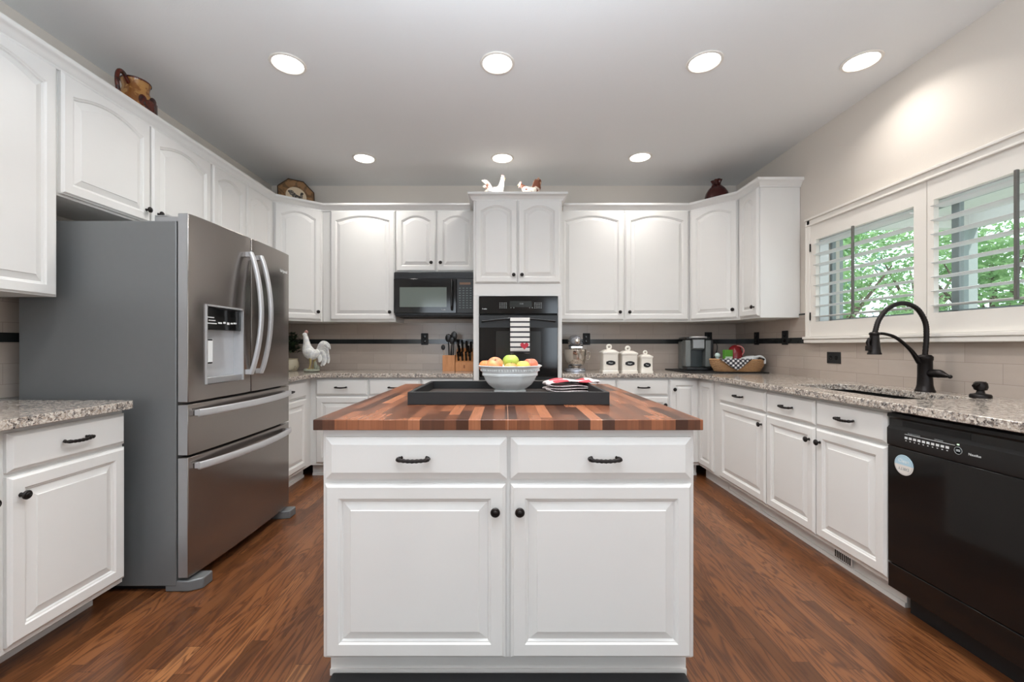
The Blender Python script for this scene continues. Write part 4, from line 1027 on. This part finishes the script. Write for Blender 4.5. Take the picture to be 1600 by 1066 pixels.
bm = bmesh.new(); lathe(bm, [(.024, 0), (.026, .01), (.024, .08), (.014, .105), (.014, .115)], (0, 0, 0), 20); obj('bottle_body', bm, plain('bottle_pale', (172, 186, 182), .15), t)
bm = bmesh.new(); ball(bm, (0, 0, .135), .024, 14, 10); obj('stopper', bm, plain('stopper_pale', (196, 216, 210), .2), t)
t = thing('red_jar', 'dark red rounded jar standing at the back of the wicker basket', 'jar', (2.10, 3.885, base))
bm = bmesh.new(); lathe(bm, [(.045, 0), (.055, .02), (.062, .09), (.060, .16), (.048, .205), (.024, .225), (.004, .230)], (0, 0, 0), 28); obj('jar_body', bm, plain('jar_red', (126, 28, 32), .18), t)
bm = bmesh.new(); sweep(bm, curve([(.03, -.03, .12), (.05, -.055, .17), (.035, -.05, .21), (.0, -.03, .225)], 6), .006, 8); obj('jar_handle', bm, plain('jar_pink', (196, 120, 116), .3), t)
t = thing('white_pitcher', 'white pitcher lying in the right half of the wicker basket', 'pitcher', (2.185, 3.82, base + .005), -.15)
bm = bmesh.new(); sweep(bm, [(-.055, 0, .06), (-.05, 0, .062), (-.01, 0, .07), (.04, 0, .075), (.075, 0, .07), (.082, 0, .068)], [(.03, .035), (.038, .05), (.04, .056), (.042, .056), (.036, .046), (.02, .03)], 20, flat=(0, 1, 0)); obj('pitcher_body', bm, 'ceramic', t)
bm = bmesh.new(); sweep(bm, curve([(.03, -.035, .115), (.08, -.045, .125), (.115, -.045, .10), (.12, -.04, .06)], 6), .009, 8); obj('pitcher_handle', bm, 'ceramic', t)
t = tag(obj('dark_ribbon', ball(ball(bmesh.new(), (-.012, 0, .0), (.022, .012, .014), 12, 8), (.018, 0, .004), (.02, .012, .012), 12, 8), 'blackmatte', loc=(2.262, 3.76, CZ1 + .120)), 'small dark bow on the right rim of the wicker basket', 'bow')

# ------------------------------------------------------------------ knife block and utensils
KB = thing('knife_block', 'slanted wooden knife block against the oven tower', 'knife block', (-.385, 4.10, CZ1))
bm = bmesh.new()
pr = [(-.075, 0), (.085, 0), (.085, .22), (.035, .20), (-.075, .085)]
a = [bm.verts.new((-.085, y, z)) for (y, z) in pr]; b = [bm.verts.new((.085, y, z)) for (y, z) in pr]
bm.faces.new(a); bm.faces.new(b[::-1])
for i in range(5): j = (i + 1) % 5; bm.faces.new((a[i], a[j], b[j], b[i]))
obj('block', bm, 'knifewood', KB, bevel=.003)
obj('block_emblem', BX(-.008, .008, -.0762, -.0752, .03, .06), plain('burnt_mark', (150, 92, 52), .5), KB)
kl = ['top left', 'top centre left', 'top centre right', 'top right', 'upper middle left', 'upper middle right', 'lower left', 'lower centre left', 'lower centre right', 'lower right']
pos = [(-.06, .02, .19, .12), (-.022, .02, .19, .13), (.018, .02, .19, .12), (.058, .02, .19, .11), (-.045, -.02, .148, .115), (.04, -.02, .148, .115), (-.055, -.058, .108, .095), (-.018, -.058, .108, .095), (.018, -.058, .108, .095), (.054, -.058, .108, .095)]
dirv = Vector((0, -.62, .78))
for lb, (x, y, z, L) in zip(kl, pos):
    t = thing('kitchen_knife', 'black-handled knife, %s slot of the wooden block' % lb, 'knife', (-.385 + x, 4.10 + y, CZ1 + z), 0, 'black-handled knives in the block')
    lean = Vector((x * .5, 0, 0)); dv = (dirv + lean).normalized()
    bm = bmesh.new(); sweep(bm, [dv * (.0), dv * (L * .3), dv * (L * .7), dv * L], [(.011, .015), (.010, .013), (.012, .016), (.010, .012)], 10, flat=(1, 0, 0)); obj('handle', bm, 'blackgloss', t)
    bm = bmesh.new()
    for q in (.35, .8): ball(bm, dv * (L * q) + Vector((0, -.010, .006)), .0042, 8, 6)
    obj('rivets', bm, 'chrome', t)
UH = thing('utensil_holder', 'square wooden utensil holder left of the knife block', 'utensil holder', (-.535, 4.10, CZ1))
bm = bmesh.new(); W2 = .058; h = .152
for (a, b, c, d) in ((-W2, W2, -W2, -W2 + .01), (-W2, W2, W2 - .01, W2), (-W2, -W2 + .01, -W2 + .01, W2 - .01), (W2 - .01, W2, -W2 + .01, W2 - .01)): box(bm, a, b, c, d, 0, h)
box(bm, -W2 + .01, W2 - .01, -W2 + .01, W2 - .01, 0, .01); obj('holder_box', bm, 'knifewood', UH)
ut = [(-.03, -.02, -.042, .215, .020, 'leftmost'), (.0, .02, -.02, .305, .030, 'tallest round'), (.03, .01, .02, .325, .032, 'broad'), (.02, -.03, .012, .28, .026, 'front'), (-.01, .035, .06, .30, .028, 'rightmost')]
for (x, y, tx, z, r, lb) in ut:
    t = thing('cooking_utensil', 'black cooking utensil standing in the wooden holder, the %s one' % lb, 'utensil', (-.535 + x, 4.10 + y, CZ1 + .012), 0, 'black cooking utensils in the holder')
    bm = bmesh.new(); sweep(bm, [(0, 0, 0), (tx * .3, 0, z * .5), (tx * .6, 0, z - r)], .0055, 8); obj('handle', bm, 'chrome' if lb == 'leftmost' else 'blackplastic', t)
    bm = bmesh.new(); ball(bm, (tx * .65, -.002, z), (r, .010, r * 1.35), 16, 10); obj('utensil_head', bm, 'blackplastic', t)

# ------------------------------------------------------------------ roosters
def rooster(name, label, cat, loc, rot, body, bodyr, tails, tailr, comb, legs, mat_body, mat_tail, base=True, beak=None, wattle=None, sc=1.0, grp=None):
    t = thing(name, label, cat, loc, rot, grp); t.scale = (sc, sc, sc)
    bm = bmesh.new(); pts = curve([(x, 0, z) for (x, z) in body], 5); sweep(bm, pts, lerp_list(bodyr, len(pts)), 16, flat=(0, 1, 0))
    hx_, hz_ = body[0]; ball(bm, (hx_, 0, hz_), (bodyr[0][0] * 1.35, bodyr[0][0] * 1.1, bodyr[0][0] * 1.2), 14, 10)
    cx, cz = body[len(body) // 2 + 1]
    for s in (-1, 1): ball(bm, (cx, s * bodyr[len(bodyr) // 2 + 1][0] * .72, cz + .005), (.05, .016, .032), 14, 8)
    b = obj('body', bm, mat_body, t, remesh=.0035)
    bm = bmesh.new()
    for i, c in enumerate(tails):
        yo = (i % 3 - 1) * .014; pts = curve([(x, yo * (k / (len(c) - 1)), z) for k, (x, z) in enumerate(c)], 6); n = len(pts)
        sweep(bm, pts, [(tailr * .42 * (.5 + .5 * math.sin(PI * min(1, .15 + .85 * q / (n - 1)))), tailr * (.45 + .75 * math.sin(PI * (.12 + .86 * q / (n - 1))))) for q in range(n)], 10, flat=(0, 1, 0))
    obj('tail', bm, mat_tail, t)
    bm = bmesh.new()
    for (x, z, r) in comb: ball(bm, (x, 0, z), (r, .004, r * 1.2), 10, 8)
    if wattle: ball(bm, (wattle[0], 0, wattle[1]), (.008, .006, .013), 10, 8)
    obj('comb', bm, 'comb', t)
    if beak:
        bm = bmesh.new(); sweep(bm, [(beak[0], 0, beak[1]), ((beak[0] + beak[2]) / 2, 0, (beak[1] + beak[3]) / 2), (beak[2], 0, beak[3])], [.008, .006, .001], 8); obj('beak', bm, 'yellowleg', t)
    if legs:
        bm = bmesh.new()
        for (x, z, x2) in legs:
            yo = .02 if legs.index((x, z, x2)) else -.02
            sweep(bm, [(x, yo, z), ((x + x2) / 2 + .004, yo, z * .55), (x2, yo, .03)], [.014, .008, .007], 8)
            for dx in (-.035, -.02, .02): sweep(bm, [(x2, yo, .032), (x2 + dx * .6, yo + dx * .2, .026), (x2 + dx, yo + dx * .4, .02)], [.006, .005, .003], 6)
        obj('legs', bm, 'yellowleg', t)
    if base:
        bm = bmesh.new(); ball(bm, (-.01, 0, .012), (.075, .055, .016), 20, 10); ball(bm, (-.05, -.02, .016), (.026, .022, .018), 12, 8); ball(bm, (.04, .01, .03), (.022, .025, .034), 12, 8); ball(bm, (.03, -.01, .06), (.014, .014, .04), 12, 8)
        for v in bm.verts: v.co.z = max(v.co.z, 0)
        obj('base', bm, 'stonebase', t)
    return t
body = [(-.072, .345), (-.066, .325), (-.060, .295), (-.054, .255), (-.048, .215), (-.030, .18), (.0, .165), (.035, .175), (.062, .195)]
br = [(.017, .017), (.020, .021), (.022, .026), (.027, .034), (.040, .048), (.048, .058), (.046, .056), (.034, .040), (.02, .024)]
tl = [[(.04, .185), (.075, .24), (.115, .255), (.15, .225)], [(.045, .18), (.085, .225), (.125, .225), (.145, .17)], [(.045, .175), (.085, .205), (.12, .195), (.14, .12), (.138, .08)], [(.045, .17), (.08, .185), (.105, .165), (.118, .10), (.105, .06)],
      [(.04, .165), (.07, .165), (.092, .14), (.098, .09), (.078, .055)], [(.04, .19), (.07, .25), (.10, .27), (.14, .25), (.155, .21)], [(.035, .16), (.06, .15), (.072, .12), (.066, .09)]]
rooster('rooster_figurine', 'tall white rooster figurine standing on the counter in the back left corner', 'figurine', (-1.785, 3.95, CZ1), 0, body, br, tl, .017,
        [(-.070, .368, .010), (-.060, .374, .012), (-.050, .370, .010), (-.076, .36, .007)], [(-.01, .13, -.022), (.012, .13, -.012)], 'rooster_white', 'rooster_white', True, (-.088, .345, -.106, .338), (-.085, .320))
# small roosters on the tower
b2 = [(.062, .175), (.060, .155), (.056, .13), (.05, .10), (.035, .07), (.005, .052), (-.03, .062), (-.055, .085)]
r2 = [(.012, .012), (.015, .016), (.018, .020), (.024, .027), (.034, .038), (.036, .042), (.028, .032), (.014, .018)]
t2 = [[(-.03, .07), (-.06, .115), (-.09, .14), (-.115, .15)], [(-.03, .065), (-.065, .095), (-.09, .105), (-.105, .10)], [(-.03, .06), (-.06, .07), (-.08, .06), (-.088, .04)], [(-.02, .05), (-.05, .05), (-.068, .03), (-.072, .012)], [(-.03, .075), (-.055, .12), (-.075, .145), (-.10, .16)]]
rooster('rooster_figurine', 'small white rooster with upright neck facing right on top of the oven tower', 'figurine', (-.088, 3.86, UT + .06), 0, b2, r2, t2, .012, [(.066, .193, .008), (.058, .196, .008), (.074, .188, .006)], None, 'rooster_white', 'rooster_brown', False, (.072, .175, .088, .170), (.074, .158), 1.05)
b3 = [(-.078, .125), (-.068, .115), (-.05, .10), (-.03, .080), (-.005, .062), (.03, .058), (.06, .075), (.075, .10)]
r3 = [(.014, .014), (.016, .016), (.022, .024), (.032, .036), (.038, .044), (.038, .044), (.030, .036), (.018, .024)]
t3 = [[(.04, .07), (.06, .12), (.075, .155), (.088, .185)], [(.045, .065), (.075, .11), (.09, .14), (.098, .16)], [(.045, .06), (.08, .08), (.095, .10), (.10, .12)], [(.03, .08), (.045, .12), (.055, .15), (.065, .17)], [(.04, .05), (.07, .05), (.09, .05), (.095, .03)], [(.05, .06), (.08, .10), (.10, .15), (.10, .18)]]
rooster('hen_figurine', 'small crouching mottled brown hen facing left on top of the oven tower', 'figurine', (.218, 3.86, UT + .06), 0, b3, r3, t3, .013, [(-.080, .144, .008), (-.072, .146, .007)], None, 'rooster_brown', 'rooster_tail', False, (-.09, .124, -.106, .118), (-.088, .108), 1.0)
obj_ = tag(obj('display_riser', BX(-.20, .42, 3.77, 3.98, UT + .001, UT + .059), 'paint', bevel=.002), 'low white riser board behind the tower crown, under the two bird figurines', 'riser')

# plant in a cream pot (behind the fridge edge)
PP = thing('potted_plant', 'dark leafy plant in a cream painted pot, half hidden behind the refrigerator', 'plant', (-2.06, 4.09, CZ1))
bm = bmesh.new(); lathe(bm, [(.05, 0), (.06, .008), (.075, .045), (.072, .08), (.063, .11), (.072, .12), (.065, .12), (.058, .105), (.02, .10)], (0, 0, 0), 28); obj('pot', bm, spotted('painted_pot', (222, 212, 186), (60, 52, 60), .62, 14, .25), PP)
bm = bmesh.new(); rnd = random.Random(3)
for i in range(420):
    a = rnd.uniform(0, 2 * PI); el = rnd.uniform(-.3, 1.4); r = rnd.uniform(.03, .15)
    c = Vector((r * math.cos(a) * math.cos(el) * .8, r * math.sin(a) * math.cos(el) * .8, .215 + r * math.sin(el) * 1.1)); d = Vector((math.cos(a), math.sin(a), rnd.uniform(-.5, .8))).normalized(); s = d.cross(Vector((0, 0, 1))).normalized() * .014
    p0, p1, p2 = c - d * .02, c, c + d * .03
    v = [bm.verts.new(q) for q in (p0, p1 + s, p2, p1 - s)]; bm.faces.new(v)
obj('foliage', bm, 'leafdark', PP)

# ------------------------------------------------------------------ decor on top of the cabinets
JG = thing('ceramic_jug', 'brown ceramic jug with a dark handle on top of the left wall cabinets', 'jug', (-2.16, 2.49, UT + .0005), math.radians(100)); JG.scale = (.82, .82, .98)
bm = bmesh.new()
def jr(k, a):
    return .03 * max(0, math.cos(a)) ** 4 if k >= 12 else 0
prof = [(.055, 0), (.075, .01), (.105, .05), (.118, .09), (.118, .13), (.104, .17), (.085, .20), (.077, .22), (.078, .24), (.084, .262), (.088, .27), (.083, .272), (.077, .262), (.068, .235), (.06, .21), (.02, .19)]
lathe(bm, prof, (0, 0, 0), 40)
obj('jug_body', bm, 'jug', JG)
bm = bmesh.new(); lathe(bm, [(.0885, .264), (.090, .270), (.086, .275), (.083, .270)], (0, 0, 0), 40)
for f in [f for f in bm.faces if len(f.verts) > 4]: bm.faces.remove(f)
obj('rim', bm, 'jugdark', JG)
bm = bmesh.new(); sweep(bm, curve([(-.075, 0, .235), (-.13, 0, .265), (-.175, 0, .245), (-.185, 0, .185), (-.155, 0, .11), (-.108, 0, .07)], 8), .013, 10); obj('handle', bm, 'jugdark', JG)
bm = bmesh.new()
for (x, y, z, r) in ((-.03, .112, .115, .045), (.03, .108, .125, .042), (-.07, .088, .14, .034), (.065, .095, .10, .036), (.0, .112, .155, .032)): ball(bm, (x * .97, -y * .97, z), (r, r * .6, r), 16, 10)
for f in bm.verts:
    v = f.co; rad = math.hypot(v.x, v.y); lim = .1215
    if rad > lim: v.x *= lim / rad; v.y *= lim / rad
obj('painted_fruit', bm, 'jugdark', JG)
# octagonal plate
PT = thing('octagonal_plate', 'tan octagonal plate with a painted bird leaning above the left corner cabinet', 'plate', (-1.985, 4.06, UT + .0005), math.radians(37))
def octa(r, k=1.0): return [(r * math.cos(PI / 8 + i * PI / 4) * k, r * math.sin(PI / 8 + i * PI / 4)) for i in range(8)]
R = .175; tilt = math.radians(-10)
def oct_mesh(loops):
    bm = bmesh.new(); rings = [[bm.verts.new((x, y, z + R * .93)) for (x, z) in octa(r)] for (r, y) in loops]
    for a, b in zip(rings, rings[1:]):
        for i in range(8): j = (i + 1) % 8; bm.faces.new((a[i], a[j], b[j], b[i]))
    bm.faces.new(rings[0][::-1]); bm.faces.new(rings[-1]); return bm
pb = obj('plate_body', oct_mesh([(R * .9, .012), (R, 0), (R, -.006), (R * .70, .004), (R * .68, .006)]), 'plate', PT, smooth=False)
pr_ = obj('plate_rim', uncap(oct_mesh([(R * 1.01, -.001), (R * 1.01, -.0075), (R * .955, -.0075), (R * .955, -.001)])), 'platedark', PT, smooth=False)
bm = bmesh.new(); lathe(bm, [(.092, 0), (.090, .002), (.05, .002)], (0, .003, R * .93), 28, 'y'); em = obj('centre_field', bm, plain('plate_cream', (226, 206, 176), .3), PT)
bm = bmesh.new()
for (x, z, a, b) in ((-.045, .035, .028, .016), (-.03, .015, .030, .018), (-.005, -.005, .034, .020), (.025, -.015, .030, .022), (.045, .010, .012, .026), (.052, .035, .014, .012)): ball(bm, (x, -.001, R * .93 + z), (a, .0035, b), 14, 8)
obj('bird_motif', bm, spotted('bird_motif_grey', (66, 62, 58), (150, 140, 128), .5, 60, .3), PT)
for o in PT.children: o.rotation_euler = (tilt, 0, 0)
# maroon vase
VS = thing('pomegranate_vase', 'round dark maroon vase with a crumpled neck above the right corner cabinet', 'vase', (1.985, 3.99, UT + .0005)); VS.scale = (1, 1, 1.13)
bm = bmesh.new(); lathe(bm, [(.045, 0), (.075, .015), (.100, .055), (.106, .095), (.096, .135), (.072, .170), (.046, .192), (.034, .205), (.034, .222), (.046, .240), (.040, .243), (.026, .225), (.015, .21)], (0, 0, 0), 36, rfun=lambda k, a: (.008 * math.sin(5 * a) if k > 7 else 0)); obj('vase_body', bm, 'maroon', VS)
bm = bmesh.new(); ball(bm, (-.05, -.03, .175), (.014, .012, .022), 10, 8); sweep(bm, [(.0, 0, .225), (.02, 0, .25), (.035, 0, .255)], [.02, .014, .006], 8); obj('neck_ornament', bm, 'maroon', VS)

# ------------------------------------------------------------------ outdoors
tag(obj('lawn', BX(XR + .17, 26, -8, 26, -.35, -.25), 'grass'), 'green lawn outside the window', 'lawn'); tag(obj('patio_slab', BX(XR + .18, 6.6, -4, 6.2, -.249, -.15), plain('concrete', (190, 188, 184), .8)), 'pale concrete patio slab outside the window', 'patio') 
PA = thing('patio_cover', 'pale patio cover with posts outside the window', 'patio cover', (2.6, 2, 0))
obj('roof_panel', BX(0, 3.6, -4, 3.7, 2.86, 2.98), 'patio', PA)
bm = bmesh.new(); box(bm, 0, 3.6, 3.58, 3.7, 2.70, 2.86); obj('end_beam', bm, 'patio', PA)
obj('side_beam', BX(3.48, 3.6, -4, 3.58, 2.70, 2.86), 'patio', PA)
for y in (3.58,):
    obj('post', BX(3.48, 3.6, y, y + .12, -.25, 2.70), 'sashgrey', PA)
obj('post', BX(1.80, 1.85, 3.60, 3.65, -.15, 2.70), 'sashgrey', PA); obj('post', BX(3.48, 3.6, .6, .72, -.25, 2.70), 'sashgrey', PA)
def tree(x, y, h, r, mt, label, seed, n=7000):
    t = thing('garden_tree', label, 'tree', (x, y, -.25), 0, 'trees beyond the patio'); rnd = random.Random(seed)
    bm = bmesh.new(); sweep(bm, [(0, 0, 0), (.05, 0, h * .3), (0, .05, h * .7)], [.12, .09, .03], 8)
    for k in range(6):
        a = k * 1.05; sweep(bm, [(0, 0, h * .35), (r * .4 * math.cos(a), r * .4 * math.sin(a), h * .55), (r * .7 * math.cos(a), r * .7 * math.sin(a), h * .7)], [.05, .03, .01], 6)
    obj('trunk', bm, 'bark', t)
    vs = []; fs = []; clumps = [(Vector((rnd.uniform(-.75, .75) * r, rnd.uniform(-.75, .75) * r, h * .55 + rnd.uniform(-.38, .42) * h)), rnd.uniform(.18, .32) * r) for _ in range(60)]
    for i in range(n):
        c, cr = rnd.choice(clumps); p = c + Vector([max(-1, min(1, rnd.gauss(0, .5))) for _ in range(3)]) * cr
        d = Vector((rnd.uniform(-1, 1), rnd.uniform(-1, 1), rnd.uniform(-.8, .3))).normalized(); s = d.cross(Vector((rnd.uniform(-1, 1), rnd.uniform(-1, 1), rnd.uniform(-1, 1)))).normalized(); L_ = rnd.uniform(.035, .075)
        b0 = len(vs); vs += [p - d * L_, p + s * L_ * .45, p + d * L_, p - s * L_ * .45]; fs.append((b0, b0 + 1, b0 + 2, b0 + 3))
    me = bpy.data.meshes.new('foliage'); me.from_pydata([tuple(v) for v in vs], [], fs); me.materials.append(M[mt]); o = bpy.data.objects.new('foliage', me); C.objects.link(o); o.parent = t
tree(5.6, 7.4, 3.8, 1.25, 'leaf1', 'bright green tree outside the left shutter, nearest the patio corner', 1)
tree(8.4, 7.3, 4.0, 1.25, 'leaf1', 'bright green tree seen through the gap between the two shutters', 2)
tree(7.0, 10.1, 4.6, 1.3, 'leaf2', 'blue-green tree standing behind the bright one in the left shutter', 4)
tree(8.2, 4.6, 3.8, 1.2, 'leaf2', 'blue-green tree seen through the right shutter', 5)
tree(11.1, 7.2, 4.4, 1.25, 'leaf1', 'bright green tree in the right shutter, behind the patio post', 6)
tree(9.9, 10.1, 5.0, 1.4, 'leaf1', 'tall green tree in the far distance', 7)
tree(11.0, 4.4, 4.6, 1.3, 'leaf1', 'bright green tree farthest right beyond the patio', 8)
